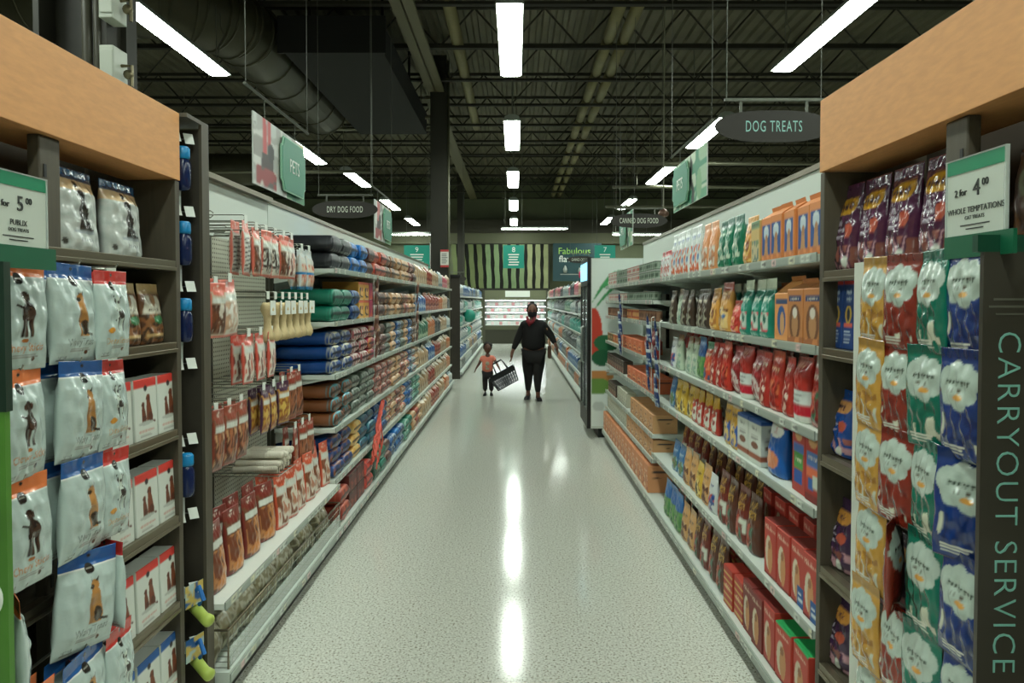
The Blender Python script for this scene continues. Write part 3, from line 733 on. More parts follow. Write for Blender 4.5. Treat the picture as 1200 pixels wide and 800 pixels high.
kind('brcart', carton('brcart',.16,.215,.13,a,None,roof=.025), .16,.215,.13,'treat_carton','treat carton','tan biscuit carton with oval dog picture')
a = A((214,146,82), 40, 56, 1.35); a.rect(.08,.76,.92,.88,(40,70,110)); a.ell(.5,.42,.3,.32,(26,80,140)); a.ell(.55,.36,.16,.24,(196,150,100))
sd = A((214,146,82), 24, 50, 1.2); sd.rect(.15,.74,.85,.84,(50,44,40)); sd.text('42-50',.5,.5,.12,(60,50,40),1,wmax=.8); sd.lines(.2,.1,.8,.4,(130,84,50),6); sd.ell(.5,.9,.07,.04,(60,50,40))
kind('gable', carton('gable',.16,.2,.15,a,sd,roof=.055), .16,.2,.15,'treat_carton','treat carton','orange gable-top biscuit carton with blue oval')
simple_box('greencard',(204,176,108),(120,150,110),[(110,140,100),(190,180,140),(90,120,110)],'tan and green treat carton',.13,.2,.08,'NATURAL',(60,70,50))
simple_bag('gold',(206,148,62),None,[(120,70,36),(220,180,100),(180,120,60)],'golden treat pouch with curved top',.15,.24,.08,'JERKY',(80,50,30))
simple_bag('greentall',(18,116,84),(16,90,70),[(30,130,100),(190,204,180),(14,96,72),(16,116,84)],'tall green treat bag with red corner label',.14,.27,.07,'MINTIES',(206,222,200),picr=(.1,.2,.9,.55))
simple_bag('portrait',(220,150,100),None,[(214,216,204),(180,120,80),(206,196,180)],'peach treat bag with a dog portrait',.15,.29,.07,None)
simple_bag('whiteor',(212,220,216),None,[(212,220,216),(216,110,70),(206,212,208),(90,130,180)],'white treat bag with orange and blue print',.13,.3,.06,'CHEWS',(60,100,160),top=.92,picr=(.1,.05,.9,.6))
simple_bag('whitepk',(206,208,206),(200,60,60),[(206,208,206),(196,120,110),(216,220,216)],'small white treat bag with red print',.11,.2,.05,'BONE',(170,60,60),picr=(.1,.05,.9,.5))
simple_bag('greenp',(14,126,104),(196,210,186),[(14,126,104),(220,70,90),(190,210,196),(14,110,92)],'green pointed treat pouch with pale top flap',.14,.27,.09,'DENTA',(206,226,206),prof=[(0,.8),(.05,1),(.45,.95),(.7,.5),(.8,.1),(1,.04)],picr=(.15,.1,.85,.42))
simple_bag('redp',(206,66,50),(196,60,48),[(206,70,54),(220,140,90),(190,50,40)],'red treat pouch',.15,.17,.08,'MEAT',(230,190,160))
simple_bag('goldeye',(204,150,72),(160,60,44),[(204,150,72),(120,76,40),(226,196,130),(70,110,160)],'gold treat bag with a dog face',.2,.27,.09,'BEGGIN',(120,40,30))
simple_bag('darkbr',(66,52,40),None,[(66,52,40),(150,150,130),(50,40,32),(110,84,50)],'dark brown treat pouch',.14,.24,.07,'WILD',(190,180,150))
RED = (170,46,38)
simple_bag('red1',RED,(206,204,196),[(170,46,38),(196,96,70),(120,32,28),(60,110,80)],'red treat bag with white top',.15,.28,.08,'BEEF',(226,214,196))
a = A(RED, 40,56,1.7); a.rect(.1,.8,.9,.97,(150,36,30)); a.text('MILK',.5,.86,.08,(230,190,160),1,wmax=.6); a.rect(0,.26,1,.48,(206,216,210)); a.rect(0,.1,1,.26,(190,30,50)); a.lines(.2,.3,.8,.44,(90,90,90),3); a.rect(0,0,1,.1,(206,210,200))
kind('red2', loft('red2',.15,.26,.08,a,GUSSET,nu=24,nv=34), .15,.26,.08,'treat_bag','treat bag','red treat bag with white and crimson bands')
simple_bag('red3',(176,50,40),None,[(176,50,40),(206,170,150),(150,40,32),(226,206,190)],'tall narrow red treat bag with white lettering',.1,.25,.07,'PUP',(232,220,200),picr=(.2,.05,.8,.6),top=.9)
simple_bag('red4',(150,40,44),None,[(176,110,110),(206,196,190),(140,34,36)],'round-shouldered red treat pouch',.14,.25,.08,'STRIPS',(230,206,190),prof=HANG)
simple_bag('red5',(190,54,40),(200,80,50),[(190,54,40),(140,36,30),(200,100,60)],'plain bright red treat bag',.13,.265,.07,'BITS',(236,190,150))
simple_bag('orgreen',(200,80,54),(40,120,80),[(216,140,100),(200,80,54),(40,90,130)],'orange-red treat bag with green top',.15,.24,.08,'FILLED',(230,220,190))
simple_bag('palegr',(186,204,180),(120,90,50),[(186,204,180),(140,170,150),(206,214,196)],'pale green treat bag with brown top',.14,.25,.07,'PURE',(80,100,80))
a = A((170,52,40), 40,56,2.0); a.rect(0,.0,1,.12,(120,30,26)); a.ell(.5,.87,.28,.1,(196,150,100)); a.rect(.1,.5,.9,.72,(70,110,170)); a.rect(.1,.36,.9,.5,(216,110,70)); a.rect(.2,.18,.55,.34,(30,90,160)); a.rect(.5,.22,.85,.4,(196,206,190)); a.text('VARIETY',.5,.63,.06,(230,220,200),1,wmax=.7)
kind('kidbox', carton('kidbox',.14,.27,.1,a), .14,.27,.1,'treat_carton','treat carton','red treat carton with blue and orange blocks')
a = A((170,52,40), 40,56,2.0); a.ell(.5,.87,.28,.1,(206,160,110)); a.rect(.1,.6,.9,.74,(70,110,180)); a.rect(.15,.36,.85,.6,(70,150,70)); a.rect(.15,.14,.8,.34,(26,80,160)); a.text('MINI',.5,.5,.08,(230,230,200),1,wmax=.6)
kind('kidbox2', carton('kidbox2',.14,.27,.1,a), .14,.27,.1,'treat_carton','treat carton','red treat carton with green and blue blocks')
a = A((24,92,170), 40,56,1.5); a.rect(0,.8,1,1,(180,40,46)); a.ell(.5,.74,.4,.12,(220,222,216)); a.ell(.5,.26,.34,.14,(206,130,90)); a.ell(.34,.3,.14,.12,(216,150,110)); a.text('LIL',.5,.74,.09,(190,40,50),1)
kind('bluedog', loft('bluedog',.19,.27,.09,a,POUCH,nu=26,nv=36), .19,.27,.09,'treat_bag','treat bag','blue treat bag with white cloud')
a = A((200,206,196), 40,50,1.3); a.rect(0,.93,1,1,(30,76,140)); a.text('MARE',.5,.8,.1,(50,46,44),1,wmax=.6); a.ell(.5,.42,.3,.08,(120,76,56)); a.rect(0,.12,1,.24,(150,84,60)); a.lines(.2,.52,.8,.66,(130,130,124),3)
kind('whitebox', carton('whitebox',.16,.21,.11,a,a,top=(40,84,150)), .16,.21,.11,'treat_carton','treat carton','white carton with blue lid')
simple_bag('yelblue',(206,160,60),(190,190,180),[(206,160,60),(40,90,170),(220,190,110),(80,60,50)],'yellow and blue treat bag',.14,.26,.06,'CHEWY',(60,60,90))
simple_bag('redyel',(176,56,44),(190,150,50),[(190,70,50),(210,214,200),(150,40,34),(30,120,90)],'brown-red treat pouch with yellow lettered top',.13,.22,.06,'PUPS',(214,176,60),top=.7,picr=(.1,.05,.9,.6))
simple_bag('yellow',(206,172,66),None,[(206,172,66),(150,110,40),(226,206,130),(60,56,40)],'yellow treat pouch with a dog face',.15,.22,.07,'CANINE',(80,56,30))
def pupperoni(key, base, look):
    a = A(base, 40,56,1.6); a.poly([(.05,.55),(.95,.62),(.95,.92),(.05,.86)],tuple(int(v*.8) for v in base)); a.text('PUP-',.5,.8,.13,(214,172,60),1,rot=.08,wmax=.86); a.text('PERONI',.5,.64,.13,(214,172,60),1,rot=.08,wmax=.6)
    a.ell(.4,.34,.26,.14,(170,62,40)); a.noise(.5,.05,.95,.45,[(206,214,200),base,(60,110,90),base],5); a.ell(.3,.12,.2,.06,(190,90,60))
    kind(key, loft(key,.15,.28,.08,a,POUCH,nu=26,nv=36), .15,.28,.08,'treat_bag','treat bag',look)
pupperoni('pep1',(112,44,34),'brown-red bag with slanted yellow lettering'); pupperoni('pep2',(84,46,32),'dark brown bag with slanted yellow lettering')
def redbox(key, base, look, blue=False, grn=False, w=.135, h=.25):
    a = A(base,44,60,h/w); a.text('Milk-Bone',.5,.86,.09,(226,204,180),1,wmax=.86); a.ell(.36,.42,.26,.3,(206,196,170)); a.ell(.5,.36,.2,.3,(196,140,90)); a.ell(.44,.56,.12,.08,(150,100,64)); a.rect(0,0,1,.05,(120,30,26))
    if blue: a.rect(.5,.0,1,.34,(20,84,150)); a.lines(.56,.08,.94,.26,(206,216,220),2)
    if grn: a.rect(0,.96,1,1,(30,150,80))
    kind(key, carton(key,w,h,.09,a,None,top=(30,150,80) if grn else (120,36,30),nu=30,nv=44), w,h,.09,'biscuit_box','biscuit box',look)
redbox('rbox',(176,58,46),'red dog biscuit box with standing dog'); redbox('rboxb',(176,58,46),'red dog biscuit box with blue corner',True)
redbox('rboxg',(184,64,50),'red dog biscuit box with green top edge',False,True,.16,.23); redbox('rboxd',(120,40,34),'dark red dog biscuit box',False,False,.13,.24)
a = A((176,60,46),40,56,1.3)
for i in range(5): a.rect(0,.08+.18*i,1,.14+.18*i,(206,170,100))
a.text('PACK',.5,.5,.16,(226,206,160),1,wmax=.7)
kind('stripe', carton('stripe',.14,.2,.1,a), .14,.2,.1,'treat_carton','treat carton','red treat carton with yellow stripes')
simple_bag('bluegr',(56,110,160),None,[(56,110,160),(150,180,190),(90,130,80),(140,110,80)],'sky blue treat bag with brown foot',.17,.22,.07,'DENTAL',(200,220,226),name='treat_bag')
simple_bag('blugreen',(50,104,170),(60,120,180),[(80,140,80),(110,160,90),(60,110,70),(150,160,110)],'blue and green treat bag',.17,.26,.07,None,picr=(0,.0,1,.55))
simple_bag('tan',(206,160,104),None,[(206,160,104),(110,70,50),(226,190,140)],'tan treat pouch with dog picture',.15,.24,.07,'CHICKEN',(90,60,40))
simple_bag('whblue',(206,212,210),None,[(206,212,210),(30,70,140),(196,60,60),(190,200,200)],'white treat pouch with navy and red marks',.14,.22,.06,'DUO',(30,60,130))
# canned food kinds
def can_kind(key, base, c2, look, R=.036, H=.1):
    a = A(base, 28, 20, .6); a.rect(0,.0,1,.12,c2); a.rect(0,.88,1,1,c2); a.ell(.25,.5,.14,.26,c2); a.ell(.75,.5,.14,.26,c2); a.lines(.1,.2,.4,.34,(220,220,206),2)
    kind(key, can_mesh(key,R,H,a), R*2,H,R*2,'food_can','food can',look)
can_kind('can_w',(196,200,190),(176,70,60),'small white pet food can with red marks',.032,.075); can_kind('can_b',(150,110,84),(90,60,48),'tan and brown pet food can'); can_kind('can_d',(76,66,54),(180,150,100),'dark pet food can with gold marks')
can_kind('can_r',(160,60,44),(214,170,110),'red pet food can'); can_kind('can_g',(140,156,140),(60,80,64),'grey-green pet food can',.032,.075)
simple_box('tray_or',(206,110,70),None,[(206,110,70),(150,60,40),(226,160,110),(206,120,76)],'orange-red multipack tray of dog food',.26,.12,.18,'CHUNKS',(236,206,170),picr=(.05,.1,.95,.55),name='food_multipack',cat='food pack',k=8,side=(196,104,66))
simple_box('case_tan',(198,146,98),None,[(198,146,98),(140,84,54),(214,180,140),(198,146,98)],'tan cardboard case of dog food cans',.22,.15,.2,'CLASSIC',(110,70,50),picr=(.05,.05,.95,.5),name='food_case',cat='food pack',side=(206,160,112))
simple_box('case_or',(208,136,92),None,[(208,136,92),(150,70,50),(226,190,150),(208,136,92)],'orange cardboard case of dog food cans',.2,.22,.2,'HEALTHY',(230,200,170),picr=(.05,.08,.95,.6),name='food_case',cat='food pack',side=(214,150,104))
simple_box('case_wh',(186,186,166),None,[(186,186,166),(110,120,110),(200,196,176)],'pale grey carton of pet food',.12,.15,.1,'PATE',(80,90,80),picr=(.05,.05,.95,.5),name='food_case',cat='food pack')
simple_box('case_dk',(70,58,50),None,[(70,58,50),(140,60,50),(150,140,120)],'dark carton of pet food',.12,.13,.1,'BEEF',(200,190,160),picr=(.05,.05,.95,.5),name='food_case',cat='food pack')
# ---- dry dog food pillows
BLUNT = [(0,.2),(.01,.6),(.03,.88),(.08,1),(.9,1),(.95,.95),(.975,.8),(.99,.5),(1,.16)]
foodm = print_mat('food_bag_film', .38, bump=.5, bscale=14.)
def food_bag(key, base, c2, look, w=.29, h=.415, d=.1, acc=(210,214,206), word=None):
    g = lambda t, f=.8: tuple(int(v*f) for v in t)
    base = g(base, 1.); c2 = g(c2, .95); dk = g(base, .4); a = A(base, 40, 130, h/w)
    a.ell(.5,.3,.3,.14,g(base,.8)); a.ell(.5,.3,.2,.09,g(c2,.8)); a.text('DOG CHOW',.5,.45,.04,acc,1,wmax=.5)
    a.rect(0,.6,1,.612,c2); a.noise(0,.64,1,.98,[base,base,base,c2,base,g(base,.6)],6); a.ell(.5,.77,.26,.08,c2); a.scribble(5,.5,.77,.045,g(acc,.9),.34); a.rect(0,.975,1,1,dk)
    vs = list(np.linspace(0,.88,14))+[.9,.92,.935,.95,.96,.968,.975,.98,.984,.988,.991,.994,.997,1.]
    me = loft(key, w,h,d, a, BLUNT, n=3.2, nu=26, nv=len(vs)-1, wr=.008, vs=vs, amap=[(0,0),(.9,.6),(.95,.7),(.975,.8),(.99,.9),(1,1)])
    me.materials.clear(); me.materials.append(foodm); kind(key, me, w,h,d,'dog_food_bag','dog food bag',look)
FB = dict(
 black=((28,30,34),(58,62,66),'black'), blkgr=((44,48,50),(150,158,154),'black and grey'), blue=((12,104,184),(30,140,206),'bright blue'),
 dkred=((86,48,40),(150,120,100),'dark red-brown'), red=((184,60,44),(206,130,96),'red'), brwh=((150,108,76),(60,50,38),'brown and dark green'),
 tan=((190,148,106),(212,180,140),'tan'), pink=((196,112,96),(206,190,176),'pink and white'), palebl=((150,176,176),(200,120,110),'pale blue'), whblk=((196,192,176),(60,52,44),'white and black'),
 green=((4,104,82),(10,132,106),'green'), navy=((8,52,110),(30,96,150),'navy blue'), magenta=((170,40,76),(200,120,60),'magenta'),
 cobalt=((6,62,128),(190,186,150),'deep blue with cream-trimmed'), mag2=((150,70,76),(190,180,170),'dusty red and silver'), greygr=((84,98,86),(140,150,136),'grey-green'),
 teal=((120,70,36),(24,150,166),'brown with teal-ended'), navor=((14,60,120),(140,84,48),'navy and brown'), yel=((206,158,76),(226,196,120),'yellow'),
 tealbl=((24,84,110),(70,130,140),'teal blue'), whor=((200,180,150),(196,96,70),'cream and rust'), aqua=((60,140,120),(150,190,170),'aqua green'), rust=((150,60,44),(206,100,70),'rust red'), dkgrn=((22,70,52),(120,150,120),'dark green'), bluewh=((40,90,150),(190,206,210),'blue and white'), coral=((206,76,62),(150,50,44),'coral red'))
for k_, (b, c2, lk) in FB.items():
    food_bag('f_'+k_, b, c2, lk+' dog food bag', acc={'cobalt':(214,206,170),'teal':(40,170,186)}.get(k_, tuple(min(225,int(v*.5+c*.5+20)) for v, c in zip(b, c2))))
simple_box('ybox',(214,162,72),(206,90,60),[(214,162,72),(40,40,40),(226,180,110),(150,60,60)],'yellow dog food carton with dog heads',.2,.15,.3,None,name='food_carton',cat='food carton',top=.88,picr=(.15,.15,.85,.7),k=5)
simple_box('mbox',(176,40,80),None,[(176,40,80),(206,90,60),(150,30,60)],'magenta dog food carton',.15,.15,.3,None,name='food_carton',cat='food carton')
simple_box('dkredbox',(90,36,30),(60,26,22),[(90,36,30),(140,60,44)],'dark red dog food carton',.26,.13,.3,'RIVER',(170,120,90),name='food_carton',cat='food carton')
# ---- chews in peg bay
def chew_art(base, head, inner, asp=2., word='RAWHIDE', n=7):
    a = A(base, 34, 60, asp); a.noise(.05,.08,.95,.62,inner,n); a.rect(0,.84,1,1,head); a.ell(.5,.95,.07,.02,(230,230,220)); a.ell(.5,.82,.36,.06,head); a.rect(.1,.64,.9,.74,(206,210,200)); a.text(word,.5,.9,.055,(236,226,210),1,wmax=.8); a.rect(0,0,1,.05,head); a.rect(0,.05,.05,.8,head); a.rect(.95,.05,1,.8,head)
    return a
PK = (222,116,98)
def chew(key, art, w, h, d, look, cat='chew pack', name='chew_pack'): kind(key, loft(key,w,h,d,art,HANG,nu=20,nv=34,wr=.003), w,h,d,name,cat,look)
chew('ch1', chew_art((196,176,150),PK,[(206,196,176),(120,70,44),(90,54,36),(214,206,190)],1.9), .13,.25,.04,'coral-headed pack of brown chew bones')
chew('ch2', chew_art((200,196,180),PK,[(206,210,200),(60,42,34),(210,206,190),(96,60,44)],1.9), .12,.25,.04,'coral-headed pack with dark chew sticks')
chew('ch3', chew_art((214,210,196),PK,[(220,214,198),(196,160,130),(226,222,210)],1.3), .2,.27,.05,'wide coral-headed pack of white rawhide curls')
a = chew_art((196,196,186),PK,[(206,206,196),(206,206,196)],2.2)
for i in range(8): a.poly([(.1,.08+.08*i),(.9,.12+.08*i),(.9,.15+.08*i),(.1,.11+.08*i)],(60,40,32))
chew('ch4', a, .11,.27,.04,'coral-edged pack of dark twisted chew sticks')
a = chew_art((206,200,188),(206,214,212),[(216,196,170),(200,110,80),(206,190,170)],1.8); a.rect(0,0,1,.08,(30,130,190)); a.rect(0,.36,1,.44,(30,130,190)); chew('ch5', a, .13,.26,.06,'clear chew pack with blue bands')
chew('ch6', chew_art((206,202,190),(214,92,76),[(206,110,90),(226,220,206),(120,60,44)],2.), .13,.25,.04,'white and coral chew pack')
chew('ch7', chew_art((128,84,62),(150,72,54),[(110,60,40),(176,110,76),(90,50,34),(196,150,110)],2.3,'BASTED'), .12,.28,.045,'red and brown basted chew pack')
chew('ch8', chew_art((190,140,60),(74,40,70),[(196,150,60),(150,90,44),(214,180,90)],2.2,'SMOKED'), .12,.25,.045,'yellow chew pouch with purple top')
chew('ch9', chew_art((120,76,54),(150,60,44),[(110,64,44),(160,100,70),(80,50,38)],3.), .1,.29,.035,'slim brown chew pack')
a = chew_art((112,74,52),(124,48,38),[(96,54,36),(190,130,80),(120,64,40)],1.9,'BONES'); a.ell(.5,.12,.34,.09,(200,130,70)); kind('pp1', loft('pp1',.16,.3,.07,a,POUCH,nu=26,nv=40), .16,.3,.07,'chew_pouch','chew pouch','red-topped brown stand-up chew pouch')
a = chew_art((206,196,180),(206,90,60),[(130,76,50),(214,206,190),(180,120,90)],2.); kind('pp2', loft('pp2',.14,.3,.06,a,POUCH,nu=26,nv=40), .14,.3,.06,'chew_pouch','chew pouch','cream and orange stand-up chew pouch')
# bone shape
def bone_mesh(name, L, r, col, rough=.6):
    prof = [(0.001,0),(r*1.1,.01),(r*1.5,r*1.2),(r*1.45,r*2),(r*.85,r*3.4),(r*.75,L/2),(r*.85,L-r*3.4),(r*1.45,L-r*2),(r*1.5,L-r*1.2),(r*1.1,L-.01),(0.001,L)]
    mb = MB().lathe(prof, 12)
    me = mb.mesh(name)
    for v in me.vertices:
        e = max(0, abs(v.co.z/L-.5)*2-.55)/.45; v.co.y *= (1-.35*e); v.co.x *= (1+.35*e)
        if v.co.z > L*.9 or v.co.z < L*.1: v.co.z += (-1 if v.co.z > L/2 else 1)*.018*max(0, 1-abs(v.co.x)/(r*.9))
    me.materials.append(mat('bone_'+name, col, rough, bump=.3, bscale=60)); return me
kind('bone', bone_mesh('rawbone', .24, .026, (206,186,140)), .1,.24,.06,'rawhide_bone','dog chew','large tan knotted rawhide bone')
kind('roll', MB().lathe([(.001,0),(.016,.002),(.018,.01),(.016,.06),(.0175,.13),(.018,.24),(.015,.248),(.001,.25)],12).mesh('rawhide_roll'), .036,.25,.036,'rawhide_roll','dog chew','white rawhide roll')
K['roll'][0].materials.append(mat('rawhide_white', (214,208,190), .6, bump=.5, bscale=40, stretch=(1,1,6)))
# clear packs lying in the basket
def basketpack(key, cols):
    a = A((176,172,150), 24, 30, 1.2); a.noise(0,0,1,1,cols,8); a.rect(0,.85,1,1,(170,176,160)); chew(key, a, .16,.2,.08,'clear bag of pale rawhide chips')
basketpack('bk1',[(190,184,156),(150,142,110),(206,204,184),(130,120,90)]); basketpack('bk2',[(200,200,186),(160,150,120),(180,176,150),(110,104,80)])
# clip strip pouches
simple_bag('cs_blue',(20,54,110),(190,204,206),[(20,54,110),(190,204,206),(30,70,130)],'small navy hanging sachet',.085,.14,.02,None,nu=10,nv=14,name='treat_sachet',cat='treat sachet',prof=HANG)
simple_bag('cs_brown',(96,60,48),(190,150,120),[(96,60,48),(150,100,80),(60,44,40)],'small brown hanging sachet',.09,.14,.02,None,nu=10,nv=14,name='treat_sachet',cat='treat sachet',prof=HANG)
# far pet supply kinds (small in the picture)
for key, b, c2, lk in (('far_teal',(60,160,140),(200,214,206),'teal pet supply pack'),('far_white',(196,204,198),(90,120,130),'white pet supply pack'),('far_blue',(30,90,150),(170,190,200),'blue pet supply pack'),
      ('far_grey',(90,100,96),(160,166,160),'grey pet supply pack'),('far_pink',(206,90,110),(220,180,180),'pink pet supply pack'),('far_dark',(44,48,50),(110,116,116),'dark pet supply pack'),
      ('far_orange',(196,110,56),(210,180,140),'orange pet supply pack'),('far_red',(150,60,44),(200,140,110),'rust red pet supply pack'),('far_green',(50,110,84),(170,190,160),'green pet supply pack'),('far_tan',(186,156,120),(210,196,170),'tan pet supply pack')):
    simple_bag(key,b,c2,[b,c2,b,tuple(int(v*.6) for v in b)],lk,.2,.25,.12,None,nu=12,nv=14,name='pet_supply_pack',cat='pet supplies',prof=GUSSET)
    me_ = K[key]; K[key.replace('far','end')] = (*me_[:4], 'pet_food_pack', 'pet food', lk.replace('supply', 'food'))
# ============================================================ PLACING
def put(key, loc, rot, label, group=None):
    me, w, h, d, name, cat, look = K[key]
    o = bpy.data.objects.new(name, me); C.objects.link(o); o.location = loc; o.rotation_euler = rot
    return setp(o, label, cat, group)
def shelf_item(key, side, y, xf, z, label, group=None, yaw=0., tilt=0., gap=.012):
    me, w, h, d, *_ = K[key]; s = -1 if side == 'left' else 1
    return put(key, (s*(xf+gap+d/2), y, z+.001), (tilt, 0, -s*PI/2+yaw), label, group)
# ============================================================ LEFT: endcap bay contents
rowsz = [1.545, 1.287, 1.029, .771, .513, .255]
rown = ['top', 'second', 'third', 'fourth', 'fifth', 'lowest']
XH = 1.17
# hanging display: white edge strip, crossbars and hooks
t = thing('hanging_rack', 'white edged hanging rack carrying the dog bags on the left', 'display rack', (-1.235, 1.9, 0))
MB().box(-.002,.006,.285,.335,.24,1.8).build('side_strip', mat('white_strip',(206,212,200),.4), t)
MB().box(-.004,.006,-.42,-.39,.24,1.83).build('side_strip', mat('white_strip',(206,212,200),.4), t)
for z in rowsz:
    MB().tube([(-.0,-.4,z+.25),(-.0,.33,z+.25)], .004, 6).build('crossbar', M['wire'], t)
    for y in (-.2, .03, .21): MB().tube([(0,y,z+.252),(.075,y,z+.252),(.08,y,z+.262)], .0025, 5).build('hook', M['wire'], t)
jit = random.Random(3)
for r, z in enumerate(rowsz):
    for c, (key, y, nm) in enumerate((('lab', 1.70, 'chocolate dog'), ('shep', 1.925, 'shepherd'), ('dal', 2.085, 'spotted dog'))):
        v = (r+c) % 2; yaw = jit.uniform(-.1, .1); tl = jit.uniform(-.03, .03); y2 = y; dx = jit.uniform(-.006, .01); roll = jit.uniform(-.03,.03)
        if r == 3: yaw = {0:.75, 1:-.2, 2:1.15}[c]; roll = {0:.0, 1:.12, 2:0}[c]; y2 += {0:-.015, 1:.0, 2:0}[c]
        if r == 1 and c == 1: roll = .06
        if r == 2 and c == 1: roll = .04
        me, w, h, d, name, cat, look = K[key+str(v)]
        lb = 'grey-white treat bag with %s, %s row of the left hanging rack' % ({'lab':'orange band and brown dog','shep':'blue band and shepherd','dal':'red band and spotted dog'}[key], rown[r])
        put(key+str(v), (-XH+dx-(.02 if r == 3 and c == 2 else 0), y2, z-.01), (tl, roll, PI/2+yaw), lb, 'dog treat bags on the left rack')
        if r < 5: put(key+str(v), (-XH+dx-.052, y2+.012, z-.012), (tl, roll*.5, PI/2+yaw*.4), 'treat bag behind the %s bag, %s row of the left hanging rack' % ({'lab':'orange banded','shep':'blue banded','dal':'red banded'}[key], rown[r]), 'dog treat bags on the left rack') if not (r == 3) else None
me, w, h, d, *_ = K['lab0']
# shelf goods in the left bay
for i, y in enumerate((2.21, 2.475)):
    put('bonebag', (-1.34, y, 1.849), (-.06, 0, PI/2+.03), 'large silver bag with navy top under left fascia, %s one' % ('nearer' if i == 0 else 'farther'), 'silver treat bags under the fascia')
for i, y in enumerate((2.34, 2.50, 2.665)):
    put('brownbag', (-1.345, y, 1.541), (-.04, 0, PI/2), 'brown treat bag with tan header on second shelf of left bay, %s' % ('nearest','middle one','farthest')[i], 'brown bags in the left bay')
for r, z in enumerate((1.21, .88, .55, .22)):
    for i, y in enumerate((2.37, 2.54, 2.705)):
        k_ = 'pup_blue' if r == 3 else 'pup_red'
        put(k_, (-1.335, y, z+.001), (-.03, 0, PI/2), 'white puppy carton with %s top on %s left bay shelf, %s' % ('blue' if r == 3 else 'red', ('third','fourth','fifth','bottom')[r], ('nearest','middle one','farthest')[i]), 'puppy cartons in the left bay')
# price sign left
def price_sign(name, loc, rot, big, small, l1, l2, label, w=.19, h=.165, top=(20,132,92)):
    t = thing(name, label, 'price sign', loc, rot)
    MB().box(-w/2,w/2,0,.003,0,h).build('card', mat('card_white',(196,204,192),.35, coat=.4), t)
    MB().box(-w/2,w/2,-.0015,0,h*.82,h).build('green_band', mat('sign_green',top,.35,coat=.4), t)
    MB().box(-w/2-.004,w/2+.03,-.004,.004,-.05,0).build('green_base', mat('base_green',(16,92,62),.4), t)
    ink = mat('ink', (44,48,44), .5)
    R = (PI/2,0,0)
    text_part('price_text', big, h*.3, ink, t, (.006,-.001,h*.58), R); text_part('offer_text', '2 for', h*.13, ink, t, (-.05,-.001,h*.56), R); text_part('cents_text', small, h*.13, ink, t, (.035,-.001,h*.64), R)
    text_part('brand_text', l1, h*.11, ink, t, (0,-.001,h*.32), R, extrude=.0004); text_part('line_text', l2, h*.07, ink, t, (0,-.001,h*.22), R, extrude=.0004)
    MB().box(-.05,.05,-.001,0,h*.12,h*.135).box(-.03,.03,-.001,0,h*.07,h*.085).build('small_print', ink, t)
    MB().box(-w/2-.003,-w/2,-.004,.005,0,h+.003).box(w/2,w/2+.003,-.004,.005,0,h+.003).box(-w/2-.003,w/2+.003,-.004,.005,h,h+.003).build('clear_edge', M['acryl'], t)
    return t
price_sign('price_sign', (-1.11, 1.625, 1.822), (0,0,PI/2), '5', '00', 'PUBLIX', 'DOG TREATS', 'white and green two for five dollars price sign above left bags', w=.19, h=.16)
price_sign('price_sign', (1.0, 1.585, 1.845), (0,0,-PI/2-.0), '4', '00', 'WHOLE TEMPTATIONS', 'CAT TREATS', 'white and green two for four dollars price sign above right pouches', w=.2, h=.17)
# green panel bottom left corner
t = thing('sign_panel', 'green standing panel with white disc cut by the left picture edge', 'sign panel', (-1.16, 1.5, 0))
MB().box(-.1,.105,-.008,.008,.05,1.47).build('green_face', mat('leaf_green',(78,128,48),.4,var=.15,vscale=6), t)
MB().box(-.105,.11,-.01,.01,1.47,1.78).build('dark_face', mat('deep_green',(30,52,40),.4), t)
MB().lathe([(.001,-.0095),(.05,-.0095),(.05,-.008),(.001,-.008)], 32, (.045,0,1.08), 'y').build('white_disc', M['tag'], t)
MB().box(-.115,.13,-.1,.1,0,.05).build('foot', M['dark'], t, bevel=.004)
# wing items
def bottle(y, z, label):
    t = thing('bag_dispenser', label, 'bag dispenser', (-1.315, y-.035, z), group='blue dispensers on the hook wing')
    a = A((186,196,192),16,40,2.6); a.lines(.1,.05,.9,.3,(110,130,140),5); a.rect(.1,.7,.9,.95,(40,96,140))
    link('card', board_art('backing_card', .075, .26, .002, a, .35), None, t, (-.018,-.01,-.03), (0,0,PI/2-.5))
    MB().lathe([(.001,-.135),(.024,-.13),(.029,-.11),(.029,-.03),(.022,-.012),(.02,-.008),(.001,-.008)], 16).build('body', mat('navy_plastic',(20,34,74),.2), t, (.02,0,.06))
    MB().lathe([(.001,-.01),(.025,-.01),(.027,0),(.026,.03),(.02,.038),(.001,.04)], 16).build('cap', mat('sky_plastic',(20,130,186),.3), t, (.02,0,.06))
for z, nm in ((2.2,'top'),(1.91,'second'),(1.61,'third'),(1.0,'lowest')): bottle(2.875, z, 'navy bag dispenser with sky blue cap on dark hook wing, %s' % nm)
def chewtoy(z, label):
    t = thing('chew_toy', label, 'dog toy', (-1.28, 2.86, z), group='yellow-green toys on the hook wing')
    a = A((90,150,170),16,20,1.); a.noise(0,0,1,1,[(30,90,150),(206,180,90),(180,200,196)],5)
    link('header_card', board_art('header_card', .1, .09, .002, a, .4), None, t, (0,0,.1), (0,0,PI/2-.3))
    MB().tube([(-.02,.02,.09),(.02,0,.13),(.05,-.03,.09),(.02,0,.06)], .009, 6).build('rope', mat('blue_rope',(20,100,170),.7), t)
    MB().tube([(-.04,.05,.045),(-.032,.044,.046),(0,.02,.03),(.05,-.03,.02),(.08,-.055,.018),(.087,-.06,.018)], [.012,.024,.022,.021,.025,.012], 12).build('body', mat('lime_rubber',(176,196,90),.45), t)
chewtoy(.43, 'yellow-green rubber dog toy on the dark hook wing, upper one'); chewtoy(.215, 'yellow-green rubber dog toy on the dark hook wing, lower one')
